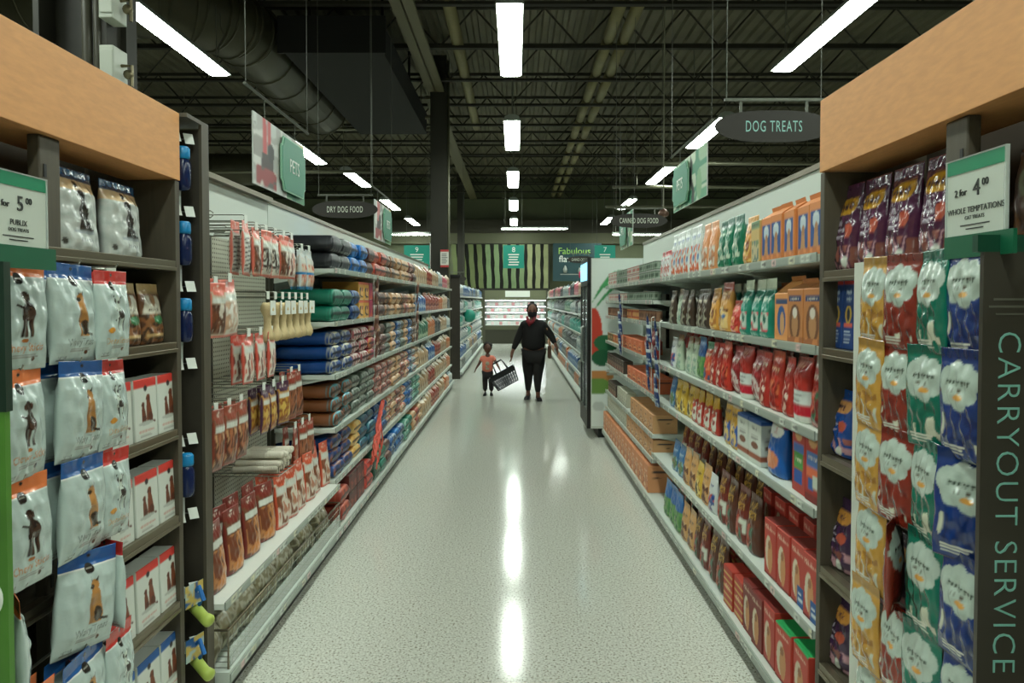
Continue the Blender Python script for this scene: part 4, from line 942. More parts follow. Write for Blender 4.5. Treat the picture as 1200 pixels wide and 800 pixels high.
# ============================================================ LEFT: pegboard hooks and chews
def peg_hook(y, z, L=.3, tag=True, group=None, label=None):
    t = thing('peg_hook', label or 'wire peg hook with white ticket on the left pegboard', 'hook', (-1.70, y, z), group=group or 'wire hooks on the pegboard')
    MB().tube([(0,0,.0),(L,0,0),(L+.012,0,.012)], .0032, 5).tube([(0,0,.03),(L,0,.03),(L+.012,0,.02)], .0025, 5).build('prong', M['wire'], t)
    if tag: MB().box(L+.012,L+.015,-.02,.02,-.012,.03).build('ticket_holder', M['tag'], t)
hk = random.Random(11)
HOOKL = {0:'empty wire hook high on the left pegboard under the white panel'}
for y in (3.1,3.25,3.4,3.62,3.85,4.1,4.3,4.5):
    peg_hook(y, 2.02+hk.choice((0,.0,.05)), .34, False, 'empty hooks at the pegboard top', 'empty wire hook high on the left pegboard, %s from near end' % ORD[(3.1,3.25,3.4,3.62,3.85,4.1,4.3,4.5).index(y)+1])
for i, y in enumerate((3.3,3.75,4.15,4.45)):
    t = setp(MB().box(-.015,.015,-.002,.002,0,.035).build('hook_tag', mat('green_tag',(40,96,60),.5), None, (-1.42,y,2.03)), 'small green tag on an empty pegboard hook, %s from near end' % ORD[i+1], 'tag')
def hang_row(keys, y0, dy, z, xf, label, gname, hooks=True, yawr=.15):
    for i, k_ in enumerate(keys):
        me, w, h, d, name, cat, look = K[k_]
        y = y0+i*dy
        if hooks: peg_hook(y, z+h+.0, 1.70-xf-.03, True, 'wire hooks on the pegboard', 'wire hook with white ticket holding the %s, %s one of the %s' % (cat, ORD[i+1], label))
        for j in range(2):
            yw = hk.uniform(-yawr, yawr)
            put(k_, (-(xf+.02+.052*j), y+hk.uniform(-.01,.01), z), (hk.uniform(-.04,.04), hk.uniform(-.05,.05), PI/2+yw), '%s, %s from near end, %s%s' % (look, ORD[i+1], label, '' if j == 0 else ', behind'), gname)
hang_row(['ch4','ch1','ch2','ch2','ch1','ch6'], 3.66, .15, 1.83, 1.34, 'upper pegboard row', 'chew packs in the upper pegboard row')
hang_row(['ch5','ch5'], 4.62, .16, 1.77, 1.34, 'upper end row', 'blue banded chew packs')
hang_row(['ch4','ch1','ch3'], 3.12, .165, 1.53, 1.34, 'middle pegboard row', 'chew packs in the middle pegboard row')
hang_row(['ch6','ch6','ch6'], 3.66, .17, 1.28, 1.33, 'third pegboard row', 'white and coral chew packs')
hang_row(['ch7','ch7','ch7','ch7'], 3.10, .15, .93, 1.33, 'lower pegboard row', 'red basted chew packs')
hang_row(['ch8','ch8','ch8','ch9','ch9'], 3.9, .16, .98, 1.34, 'lower pegboard row', 'yellow and brown chew packs', yawr=.3)
hang_row(['ch9','ch9','ch9'], 4.42, .15, .64, 1.33, 'lowest pegboard row', 'slim brown chew packs', yawr=.3)
# rawhide bones hanging in a row with white cards
for i in range(7):
    y = 3.98+i*.125
    t = thing('rawhide_bone', 'large tan rawhide bone with white card, %s of its pegboard row' % ORD[i+1], 'dog chew', (-1.36, y, 1.46), (0,hk.uniform(-.05,.05),PI/2+hk.uniform(-.3,.3)), 'tan rawhide bones on the pegboard')
    link('bone_body', K['bone'][0], None, t, (0,0,0)); MB().box(-.03,.03,-.034,-.032,.16,.24).build('paper_card', M['tag'], t)
    peg_hook(y, 1.72, .33, True, None, 'wire hook with white ticket holding tan rawhide bone, %s of its row' % ORD[i+1])
# white rolls bundle: horizontal rolls lying on brown packs
n = 0
for r in range(3):
    for q in range(6):
        n += 1
        put('roll', (-1.57+.01*r, 4.0+q*.04+r*.02, .76+.034*r), (0, PI/2+hk.uniform(-.05,.05), hk.uniform(-.05,.05)), 'white rawhide roll, %s in the %s layer of the bundle' % (ORD[q+1], ('bottom','middle','top')[r]), 'white rawhide rolls in a bundle')
t = thing('wire_tray', 'wire tray holding the white rawhide rolls on the pegboard', 'wire tray', (-1.7, 4.1, .735))
mb = MB()
for y in (-.14,-.07,0,.07,.14): mb.tube([(0,y,0),(.4,y,0),(.4,y,.05)], .003, 5)
for x in (.01,.2,.4): mb.tube([(x,-.14,0),(x,.16,0)], .003, 5)
mb.build('tray_wires', M['wire'], t)
# stand up pouches on the white shelf
yy = 3.07; ks = ['pp1','pp1','pp1','pp1','pp2','pp2','pp2','pp2','pp2','pp2']
for i, k_ in enumerate(ks):
    me, w, h, d, name, cat, look = K[k_]
    for j in range(2):
        put(k_, (-(1.31+.085*j+hk.uniform(0,.02)), yy+w/2, .431), (-.04, 0, PI/2+hk.uniform(-.3,.1)), '%s on the bright shelf, %s from near end%s' % (look, ORD[i+1], '' if j == 0 else ', behind'), 'stand-up chew pouches on the bright shelf')
    yy += w+.045+(.02 if k_ == 'pp1' else 0)
# basket at the bottom
t = thing('wire_basket', 'long low wire basket of rawhide bags at the bottom of pegboard bay', 'basket', (-1.43, 4.0, .141))
mb = MB()
for k in range(41):
    y = -.96+k*.048; mb.tube([(-.2,y,0),(.21,y,0),(.215,y,.16)], .002, 4)
for z in (.0,.04,.08,.12): mb.tube([(.212,-.96,z),(.212,.96,z)], .002, 4)
mb.build('wire_mesh', M['wire'], t)
mb = MB().tube([(.215,-.97,.165),(.215,.97,.165)], .006, 8).tube([(.215,-.97,0),(.215,-.97,.165),(-.2,-.97,.165)], .005, 6).tube([(.215,.97,0),(.215,.97,.165),(-.2,.97,.165)], .005, 6); mb.build('rim', M['lip'], t)
MB().box(.218,.221,-.96,.96,.005,.09).build('clear_front', M['acryl'], t)
for i in range(13):
    y = 3.12+i*.145
    for j in range(2):
        put(hk.choice(('bk1','bk2')), (-1.30-.14*j, y, .15), (-.25+hk.uniform(-.15,.15), 0, PI/2+hk.uniform(-.5,.5)), 'clear bag of pale rawhide in the long basket, %s from near end, %s' % (ORD[i+1], 'front' if j == 0 else 'back'), 'rawhide bags in the long basket')
# ============================================================ LEFT: dry dog food stacks
levn = {5:'top shelf', 4:'second shelf', 3:'third shelf', 2:'fourth shelf', 1:'fifth shelf', 0:'base shelf'}
zl = {0:.14, 1:.45, 2:.81, 3:1.18, 4:1.55, 5:1.92}
seq = {
 5: ['black','blkgr','blue','blue','dkred','red','red','brwh','brwh','tan','tan','tan','pink','dkred'],
 4: ['green','green','navy','Y','Y','M','dkred','dkred','brwh','tan','tan','brwh','pink','tan','tan'],
 3: ['cobalt','cobalt','mag2','mag2','magenta','mag2','dkred','greygr','tan','bluewh','greygr','tan','bluewh','brwh','brwh'],
 2: ['teal','teal','greygr','greygr','greygr','pink','pink','pink','tan','tan','pink','whor','bluewh','palebl','tan'],
 1: ['navor','navor','yel','tealbl','tealbl','navy','navy','whor','tan','pink','whor','blue','bluewh','aqua','aqua'],
 0: ['rust','D','D','coral','dkgrn','green','dkred','bluewh','blue','bluewh','aqua','green','tan','rust','tan']}
bk = random.Random(21); NB = 0
for lv, ks in seq.items():
    x0 = 1.22 if lv == 0 else 1.27
    y = 5.03; nst = {5:2, 4:2, 3:3, 2:3, 1:3, 0:2}[lv]
    for i, k_ in enumerate(ks):
        w = .3
        if y > 9.7: break
        sc = {5:1.22, 4:1.18, 3:1.02, 2:1.0, 1:.98, 0:1.15}[lv]; 
        if k_ in 'YMD':
            kk = {'Y':'ybox','M':'mbox','D':'dkredbox'}[k_]; me, bw, h, d, name, cat, look = K[kk]
            for r in range(2): 
                o = put(kk, (-(x0+d/2+.01), y+bw/2, zl[lv]+.001+r*(h+.002)), (0,0,PI/2), '%s, %s of %s stack on left %s' % (look, ('bottom','top')[r], ORD[i+1], levn[lv]), 'dry dog food on the left '+levn[lv])
            y += bw+.012; continue
        me, bw, h, d, name, cat, look = K['f_'+k_]
        for r in range(nst):
            hh = d*sc*(.98)
            # lying: height axis of bag runs toward the aisle; printed face up
            o = put('f_'+k_, (-(x0+h+.005)+bk.uniform(-.004,.02), y+bw/2+bk.uniform(-.006,.006), zl[lv]+hh/2+r*hh+.001), (0, PI/2, 0), '%s, %s of %s stack on left %s' % (look, (('bottom','top') if nst == 2 else ('bottom','middle','top'))[r], ORD[i+1], levn[lv]), 'dry dog food on the left '+levn[lv])
            o.rotation_euler = Matrix(((0,0,1),(1,0,0),(0,1,0))).to_euler()   # x->+Y, y->+Z, z->+X
            o.scale = (.99, sc, 1); NB += 1
        y += bw+.01
    seq[lv] = y
print('food bags', NB)
# far half of the run: smaller packs and cartons
far = {5:['end_tan','end_red','end_tan','end_white','end_pink','end_tan'], 4:['end_blue','end_red','end_red','end_orange','end_tan','end_dark'], 3:['end_green','end_orange','end_dark','end_tan','end_white'],
       2:['end_tan','end_blue','end_red','end_tan','end_orange'], 1:['end_tan','end_red','end_tan','end_tan','end_orange'], 0:['end_tan','end_red','end_tan','end_orange','end_white']}
for lv in range(6):
    y = seq[lv]+.02; i = 0; per = far[lv]
    while y < 14.0:
        kk = per[min(len(per)-1, int((y-9.6)/4.6*len(per)))]; me, w, h, d, name, cat, look = K[kk]
        o = put(kk, (-((1.2 if lv == 0 else 1.25)+.02+d/2), y+w/2, zl[lv]+.001), (0,0,PI/2+bk.uniform(-.06,.06)), '%s, %s past the stacks on left %s' % (look, ORD[i+1], levn[lv]), 'packs at the far end of left '+levn[lv])
        o.scale = (1, 1, bk.uniform(.85, 1.1)*(1 if lv else .95)); y += w+bk.choice((.012,.012,.03)); i += 1
# coral net toy on the base shelf
mb = MB(); rt = random.Random(4)
for s_ in range(6):
    ph, fr_ = rt.uniform(0,6.28), rt.uniform(5,8); pts = []
    for q in range(15):
        u = q/14; pts.append((.02+.014*math.sin(fr_*u*2+ph), -.2+.42*u+.03*math.cos(fr_*u+ph), -.02+.42*u**1.1+.035*math.sin(fr_*u+ph)))
    mb.tube(pts, .009, 6)
for s_ in range(4):
    y0 = -.12+.08*s_; mb.tube([(.025,y0,.05+y0*.9+.1),(.04,y0+.02,-.02+y0*.5+.05),(.035,y0-.01,-.1+y0*.5+.05)], .006, 6)
t = setp(mb.build('rope_toy', mat('coral_rope',(222,100,84),.7,bump=.4,bscale=50), None, (-1.215, 6.25, .38)), 'tangled coral rope toy hanging on the lowest left dog food shelf', 'dog toy')
# clip strips at the left bay joints
def clip_strip(side, xf, y, z0, z1, key, label, n):
    s = -1 if side == 'left' else 1
    t = thing('clip_strip', label, 'clip strip', (s*(xf-.015), y, z0))
    MB().box(-.001,.001,-.012,.012,0,z1-z0).build('strip', M['tag'], t)
    MB().tube([(0,0,z1-z0),(s*.02,0,z1-z0+.01)], .003, 5).build('clip', M['wire'], t)
    for i in range(n):
        zz = z0+(z1-z0)*i/n
        put(key, (s*(xf-.032), y+(.035 if i%2 else -.02), zz), (.1,0,-s*PI/2+bk.uniform(-.3,.3)), '%s sachet on %s, %s from bottom' % (K[key][6].split()[1], label.split(' hanging')[0], ORD[i+1]), 'sachets on clip strips')
clip_strip('left', 1.25, 6.34, 1.2, 1.9, 'cs_brown', 'near brown clip strip hanging beside left dog food', 6)
clip_strip('left', 1.25, 8.97, 1.2, 1.9, 'cs_brown', 'farther brown clip strip hanging beside left dog food', 6)
clip_strip('right', 1.10, 5.78, .98, 1.56, 'cs_blue', 'nearest blue clip strip hanging by right treats', 6)
clip_strip('right', 1.10, 5.45, .9, 1.54, 'cs_blue', 'second blue clip strip hanging by right treats', 6)
clip_strip('right', 1.10, 7.35, 1.15, 1.75, 'cs_blue', 'blue clip strip hanging among the cans', 6)
# ============================================================ RIGHT: treats bays
rn = {5:'top shelf', 4:'second shelf', 3:'third shelf', 2:'fourth shelf', 1:'fifth shelf', 0:'base shelf'}
zr = {0:.14, 1:.48, 2:.93, 3:1.215, 4:1.53, 5:1.87}
def fill(side, z, xf, items, y0, y1, where, group, rs, gap=.012, start=1, jy=.04, back=True):
    y = y0; i = start
    for it in items:
        if isinstance(it, (int, float)): y += it; continue
        key = it; me, w, h, d, name, cat, look = K[key]
        if y+w > y1: break
        s = -1 if side == 'left' else 1
        shelf_item(key, side, y+w/2, xf, z, '%s, %s from near end on %s' % (look, ORD[i], where), group, yaw=rs.uniform(-jy, jy), gap=.02+rs.uniform(0,.012))
        y += w+gap; i += 1
    return y
rr = random.Random(9)
TR = {
 5: ['obox']*5+['greencard','gold',.02,'greentall','greentall','greentall',.03,'portrait','portrait','whiteor','whiteor','whiteor','whiteor','whiteor','whiteor','whitepk','whitepk','whitepk'],
 4: ['brcart','brcart','gable',.05,'greenp','greenp','greenp',.03,'redp','goldeye','gold',.04,'darkbr','darkbr',.1,'darkbr','darkbr','palegr',.05,'darkbr'],
 3: ['red1','red2','red3',.02,'red5','red3','red4','red2',.02,'red4','red5','red3','red3','orgreen','blugreen','palegr','palegr',.12,'palegr','whblue'],
 2: ['kidbox','kidbox2',.12,'bluedog',.03,'whitebox','whitebox',.01,'yelblue','yelblue',.12,'redyel','redyel','redyel','redyel','yellow','yellow','yellow',.02,'bluegr'],
 1: ['rboxb','rboxb','rbox','rbox',.16,'pep2','pep1','pep2','pep1',.03,'whblue','tan','yellow','tan','tan',.02,'bluegr','bluegr'],
 0: ['rboxg','rboxg','rbox','rboxd','rboxd','stripe','stripe',.04,'pep2','pep2',.03,'pep1','pep2','tan','tan','blugreen','blugreen','blugreen']}
for lv, items in TR.items():
    xf = 1.06 if lv == 0 else RX
    fill('right', zr[lv], xf, items, 2.66, 5.78, 'right %s' % rn[lv], 'treats on the right '+rn[lv], rr)
# second row behind (shows in gaps and over tops)
for lv, keys in {3:['red5','red4','red2'], 2:['kidbox','whitebox','redyel'], 1:['rbox','pep2','pep1'], 0:['rboxd','stripe','pep2'], 4:['brcart','greenp','darkbr'], 5:['obox','greentall','whiteor']}.items():
    y = 2.75; i = 1
    while y < 5.6:
        key = keys[min(2, int((y-2.7)/1.03))]; me, w, h, d, name, cat, look = K[key]
        shelf_item(key, 'right', y+w/2, (1.06 if lv == 0 else RX)+.18, zr[lv], '%s, back row, %s along right %s' % (look, ORD[i], rn[lv]), 'back row treats on the right '+rn[lv], yaw=rr.uniform(-.1,.1)); y += w+.04; i += 1
# ============================================================ RIGHT: canned bays
cn = {7:'top shelf', 6:'second shelf', 5:'third shelf', 4:'fourth shelf', 3:'fifth shelf', 2:'sixth shelf', 1:'seventh shelf', 0:'base shelf'}
zc = {0:.14, 1:.42, 2:.62, 3:.94, 4:1.22, 5:1.52, 6:1.70, 7:1.87}
def cans(z, keys, y0, y1, where, two=False, xo=0.):
    y = y0; blk = (y1-y0)/len(keys); n_ = 0
    while y < y1:
        n_ += 1
        key = keys[min(len(keys)-1, int((y-y0)/blk))]; me, w, h, d, name, cat, look = K[key]
        for r in range(2 if two else 1):
            o = put(key, (RX+.02+w/2+xo, y+w/2, z+.001+r*(h+.001)), (0,0,rr.uniform(-.5,.5)-PI/2), '%s, %s along canned bays %s%s' % (look, ORD[n_], where, ((', lower', ', upper')[r] if two else '')), 'pet food cans on the '+where)
        y += w+.006
cans(zc[7], ['can_g','can_w','can_g','can_w'], 5.84, 8.76, 'top shelf', True)
cans(zc[6], ['can_g','can_w'], 5.84, 8.76, 'second shelf', False)
cans(zc[5], ['can_b','can_r','can_b','can_b'], 5.84, 8.76, 'third shelf')
cans(zc[4], ['can_r','can_d'], 7.9, 8.76, 'fourth shelf')
i = 1
def packs(z, key, y0, y1, where, n=1, xf=RX):
    y = y0; i = 1; me, w, h, d, name, cat, look = K[key]
    while y+w < y1:
        for r in range(n):
            shelf_item(key, 'right', y+w/2, xf, z+r*(h+.002), '%s, %s from near end%s, canned %s' % (look, ORD[i], '' if n == 1 else (', lower', ', upper', ', topmost')[r], where), '%ss on canned bays %s' % (name.replace('_',' '), where))
        y += w+.012; i += 1
packs(zc[4], 'red4', 5.84, 6.3, cn[4]); packs(zc[4], 'tray_or', 6.35, 7.85, cn[4], 1)
packs(zc[3], 'tray_or', 5.84, 7.4, cn[3], 1); packs(zc[3], 'case_dk', 7.45, 8.78, cn[3])
packs(zc[2], 'case_tan', 5.84, 7.2, cn[2]); packs(zc[2], 'case_wh', 7.25, 8.0, cn[2]); packs(zc[2], 'case_dk', 8.02, 8.78, cn[2])
packs(zc[1], 'case_tan', 5.84, 7.25, cn[1]); packs(zc[1], 'case_wh', 7.27, 8.78, cn[1])
packs(zc[0], 'case_or', 5.84, 8.8, cn[0], 1, 1.06)
# ============================================================ RIGHT endcap contents
def rput(key, y, z, label, group=None, x=1.165, yaw=0.): put(key, (x, y, z+.001), (-.03,0,-PI/2+yaw), label, group)
for i, y in enumerate((1.99,2.175,2.355,2.53)): rput('purp', y, 1.80, 'purple and gold treat bag on the right bay top shelf, %s' % ('nearest','second','third','farthest')[i], 'purple bags under the right fascia')
for i, y in enumerate((2.3,2.39,2.48,2.57)): rput('bluebox', y, 1.53, 'narrow blue carton with red top, right bay, %s' % ('nearest','second','third','farthest')[i], 'blue cartons in the right bay')
for i, y in enumerate((2.2,2.38,2.555)): rput('bluebag', y, 1.15, 'blue treat bag with tan picture, right bay third shelf, %s' % ('nearest','middle one','farthest')[i], 'blue bags in the right bay')
for r, z in ((0,.75),(1,.4)):
    for i, y in enumerate((2.19,2.37,2.55)): rput('frisk', y, z, 'dark purple bag with orange patch, right bay %s shelf, %s' % (('fourth','fifth')[r], ('nearest','middle one','farthest')[i]), 'dark purple bags in the right bay')
for i, y in enumerate((1.43,1.66)): put('brownbox', (1.21, y, 1.801), (-.03,0,-PI/2), 'brown bag with round seal behind the right price sign, %s' % ('nearer the camera','farther one')[i], 'brown bags behind the price sign')
t = thing('hanging_rack', 'white edged hanging rack carrying coloured pouches on the right', 'display rack', (1.045, 1.85, 0))
MB().box(-.002,.006,.28,.385,.2,1.815).build('side_strip', mat('white_strip',(206,212,200),.4), t)
MB().box(-.002,.006,-.31,.28,1.79,1.80).build('top_strip', mat('white_strip',(206,212,200),.4), t)
rz = [1.80-.228*k for k in range(1,8)]
for z in rz:
    MB().tube([(0,-.3,z+.22),(0,.28,z+.22)], .003, 6).build('crossbar', M['wire'], t)
cols = [('s_yel', 2.03, 'yellow'), ('s_red', 1.885, 'brick red'), ('s_grn', 1.745, 'green'), ('s_blu', 1.60, 'blue')]
jr = random.Random(17)
for r, z in enumerate(rz):
    for c, (k_, y, nm) in enumerate(cols):
        yaw = jr.uniform(-.12,.12); roll = jr.uniform(-.04,.04); 
        if r == 3 and c == 1: yaw = -.7
        if r == 2 and c == 3: yaw = .5
        if r >= 3 and c in (1,3): roll = .07
        v = (r*2+c) % 2
        put(k_+str(v), (1.0+jr.uniform(-.006,.006), y, z), (jr.uniform(-.02,.02),roll,-PI/2+yaw), '%s treat pouch with white cloud, %s row down the right rack' % (nm, ORD[r+1]), 'coloured pouches on the right rack')
# carryout sign panel
t = thing('sign_panel', 'dark carryout service sign panel at the right picture edge', 'sign panel', (1.15, 1.5, 0))
MB().box(-.187,-.07,-.006,.006,.05,1.80).build('dark_face', mat('carryout_face',(58,55,46),.35,coat=.3), t)
MB().box(-.2,-.066,-.006,.012,1.80,1.835).build('green_rail', mat('base_green2',(14,64,44),.4), t)
me = font_mesh('CARRYOUT SERVICE', .0685, .0008, spacing=1.12, offset=-.0011)
w_ = max(v.co.x for v in me.vertices)-min(v.co.x for v in me.vertices)
for v in me.vertices: v.co.x *= .71/w_
link('sign_lettering', me, mat('letter_aqua',(120,176,160),.5), t, (-.134,-.0072,1.28), (PI/2,PI/2,0))
MB().box(-.165,-.09,-.0068,-.006,1.7,1.705).box(-.175,-.09,-.0068,-.006,1.685,1.69).box(-.16,-.1,-.0068,-.006,1.67,1.674).build('small_print', mat('faint_ink',(84,84,72),.5), t)
MB().box(-.2,-.066,-.1,.1,0,.05).build('foot', M['dark'], t, bevel=.004)
# ============================================================ FRIDGE
t = thing('pet_food_fridge', 'tall pet food fridge with black door frame and vegetable print side', 'fridge', (1.23, 9.38, 0))
a = Art((228,238,232), 60, 150); a.k = 3.2; a.asp = 3.2
for (u0, v0, u1, v1, w) in ((.0,.74,.62,.93,.03),(.0,.68,.7,.86,.02),(.1,.8,.8,.9,.015)):
    for k in range(60):
        q = k/59; a.ell(u0+(u1-u0)*q, v0+(v1-v0)*math.sin(q*PI/2), w*1.2*math.sin(PI*max(.05,q)), w*.5*math.sin(PI*max(.05,q)), (70,160,96))
a.ell(.03,.55,.18,.16,(214,70,50)); a.ell(.3,.5,.26,.05,(40,110,70)); a.ell(.2,.41,.2,.05,(30,96,60)); a.ell(.1,.3,.34,.035,(206,140,80)); a.ell(.1,.24,.3,.05,(110,150,70)); a.ell(.14,.12,.12,.03,(196,206,200)); a.lines(.3,.3,.9,.4,(180,190,180),4)
MB().box(-.3,.34,-.46,-.44,.12,2.22).box(-.3,.34,.44,.46,.12,2.22).box(.31,.34,-.44,.44,.12,2.22).box(-.3,.34,-.44,.44,2.18,2.22).box(-.3,.34,-.44,.44,.12,.3).build('cabinet', M['white'], t)
link('side_graphic', board_art('side_graphic', .62, 2.06, .003, a, .4), None, t, (.02,-.4625,1.18))
MB().box(-.345,-.30,-.46,.46,.12,.34).box(-.345,-.3,-.46,-.4,.34,1.9).box(-.345,-.3,.4,.46,.34,1.9).box(-.345,-.3,-.46,.46,1.88,2.22).box(-.345,-.3,-.02,.02,.34,1.9).build('door_frame', M['dark'], t)
MB().box(-.35,-.345,-.42,.42,1.95,2.17).build('lit_header', mat('lit_blue',(150,200,220),.5,emit=(120,190,220),estr=1.2), t)
MB().box(-.335,-.325,-.4,.4,.34,1.88).build('glass_door', mat('fridge_glass',(200,220,214),.05,trans=.0,alpha=.2), t)
for y in (-.05,.05): MB().tube([(-.345,y,.9),(-.375,y,.92),(-.375,y,1.35),(-.345,y,1.37)], .01, 8).build('door_handle', M['grey'], t)
for z in (.5,.85,1.2,1.55): MB().box(-.27,.3,-.43,.43,z-.01,z).build('wire_shelf', M['grey'], t)
MB().box(-.2,.3,-.4,.4,0,.12).build('kick_base', M['dark'], t)
MB().box(-.28,-.27,-.43,-.42,.4,1.85).build('light_strip', mat('fridge_led',(220,235,235),.5,emit=(220,240,240),estr=3), t)
n = 0
for zi, z in enumerate((.5,.85,1.2,1.55)):
    for k in range(5):
        kk = ('far_white','far_red','far_green','far_tan')[(zi+k) % 4]; n += 1
        put(kk, (1.23-.17, 9.38-.34+k*.17, z+.002), (0,0,-PI/2), 'chilled pet food pack inside the black fridge, shelf %s, %s from near side' % (('one','two','three','four')[zi], ORD[k+1]), 'packs inside the pet food fridge').scale = (.75,.8,1.)
# ============================================================ far shelving packs
fr = random.Random(5)
fz = {0:.14,1:.42,2:.78,3:1.12,4:1.46,5:1.8}
fn = {0:'base',1:'fifth',2:'fourth',3:'third',4:'second',5:'top'}
FARS = []
def farfill(side, y0, y1, xf, pal, where):
    for lv in range(6):
        y = y0; i = 1; cur = None; left = 0
        while y < y1:
            if left <= 0: cur = fr.choice(pal[lv % len(pal)]); left = fr.randint(2, 5)
            me, w, h, d, name, cat, look = K[cur]
            sw = fr.uniform(1.0, 1.25); zmax = (fz[lv+1]-fz[lv]-.05) if lv < 5 else .3
            FARS.append((y, cur, side, y+w*sw/2, xf, fz[lv], '%s, %s along the %s shelf %s' % (look, ORD[i] if i < 69 else '', fn[lv], where), 'packs on the %s shelf %s' % (fn[lv], where), fr.uniform(-.1,.1), (sw, 1.2, min(zmax/h, 1.1*fr.uniform(.8,1.05)))))
            y += w*sw+fr.choice((.01,.02,.05)); i += 1; left -= 1
farfill('right', 10.2, 25.6, 1.14, [['far_white','far_grey','far_orange'],['far_grey','far_orange','far_blue'],['far_dark','far_white','far_orange','far_grey'],['far_grey','far_white','far_dark','far_teal'],['far_white','far_grey','far_dark','far_green'],['far_tan','far_pink','far_dark','far_white']], 'beyond the fridge')
farfill('left', 15.85, 26.1, 1.22, [['far_white','far_grey'],['far_white','far_tan','far_blue'],['far_white','far_orange','far_teal'],['far_teal','far_white','far_green'],['far_teal','far_white','far_green'],['far_white','far_grey','far_blue']], 'beyond the column')
FARS.sort(key=lambda q: q[0])
for q in FARS[:268]:
    o = shelf_item(q[1], q[2], q[3], q[4], q[5], q[6], q[7], yaw=q[8]); o.scale = q[9]
sv_, sf_, sc_ = [], [], []; n0 = 0
for q in FARS[268:]:
    me, w, h, d, *_ = K[q[1]]; s = -1 if q[2] == 'left' else 1
    mt = Matrix.Translation((s*(q[4]+.012+d/2), q[3], q[5]+.001)) @ Matrix.Rotation(-s*PI/2+q[8], 4, 'Z') @ Matrix.Diagonal((*q[9], 1))
    co_ = np.empty(len(me.vertices)*3, np.float32); me.vertices.foreach_get('co', co_); co_ = co_.reshape(-1, 3) @ np.array(mt.to_3x3()).T + np.array(mt.translation)
    cc_ = np.empty(len(me.vertices)*4, np.float32); me.color_attributes['print'].data.foreach_get('color', cc_)
    sv_ += co_.tolist(); sc_.append(cc_.reshape(-1, 4)[:, :3]); sf_ += [tuple(i_+n0 for i_ in p_.vertices) for p_ in me.polygons]; n0 = len(sv_)
me = new_mesh('pet_supply_packs', sv_, sf_, np.concatenate(sc_), True); me.materials.append(K['far_grey'][0].materials[0])
setp(link('pet_supply_packs', me), 'tiny mixed packs on the most distant shelves before the lit case', 'pet supplies', None, 'stuff')
# aqua beach ball like toy seen in the far left run
setp(MB().lathe([(.001,-.16),(.08,-.14),(.14,-.08),(.16,0),(.14,.08),(.08,.14),(.001,.16)], 20).build('play_ball', mat('aqua_ball',(40,150,128),.35), None, (-1.12, 17.6, 1.33)), 'aqua green ball bulging from the far left shelves', 'ball')
t = setp(MB().box(-.22,.22,-.16,.16,0,.14).build('pet_bed', mat('pink_plush',(226,70,110),.8,bump=.5,bscale=30), None, (1.3, 12.3, 2.07), bevel=.05), 'bright pink plush pet bed on top of shelves beyond the fridge', 'pet bed')
# ============================================================ SIGNS
def oval_sign(txt, loc, w, h, label, tw=.5, col=None):
    t = thing('hanging_sign', label, 'aisle sign', loc)
    V = [(w/2*math.copysign(abs(math.cos(k/40*2*PI))**.75, math.cos(k/40*2*PI)), h/2*math.sin(k/40*2*PI)) for k in range(40)]
    MB().prism(V, -.008, .008).build('oval_board', mat('sign_umber',(44,41,35),.55), t)
    me = font_mesh(txt, 1., .0, spacing=1.15); xs = [v.co.x for v in me.vertices]; ys = [v.co.y for v in me.vertices]
    for v in me.vertices: v.co.x = (v.co.x-(max(xs)+min(xs))/2)*tw/(max(xs)-min(xs)); v.co.y = (v.co.y-(max(ys)+min(ys))/2)*.082/(max(ys)-min(ys))
    link('sign_lettering', me, col or M['cream'], t, (0,-.0095,0), (PI/2,0,0))
    MB().box(-w*.42,w*.42,-.012,.012,h/2+.07,h/2+.09).build('hanger_bar', M['cable'], t)
    for x in (-w*.28, w*.28): MB().box(x-.01,x+.01,-.004,.004,h*.42,h/2+.08).build('strap', M['cable'], t)
    for x in (-w*.4, w*.4): MB().tube([(x,0,h/2+.09),(x,0,ZC-loc[2])], .004, 4).build('hanging_cable', CL, t)
oval_sign('DRY DOG FOOD', (-2.34,10.0,2.95), .9, .235, 'brown oval hanging sign reading dry dog food, left of the aisle', .49)
oval_sign('DOG TREATS', (1.93,5.46,3.0), .88, .235, 'brown oval hanging sign reading dog treats, beside the right fascia', .42, mat('aqua_letter',(150,200,190),.5))
oval_sign('CANNED DOG FOOD', (1.95,11.5,2.96), .9, .225, 'brown oval hanging sign reading canned dog food, right of the aisle', .61)
oval_sign('CANNED CAT FOOD', (1.9,21.0,2.88), .8, .2, 'small distant brown oval sign in front of the flavours banner', .55)
oval_sign('PET TOYS', (-1.75,20.0,2.3), .8, .2, 'small distant dark sign atop the far left shelves', .4)
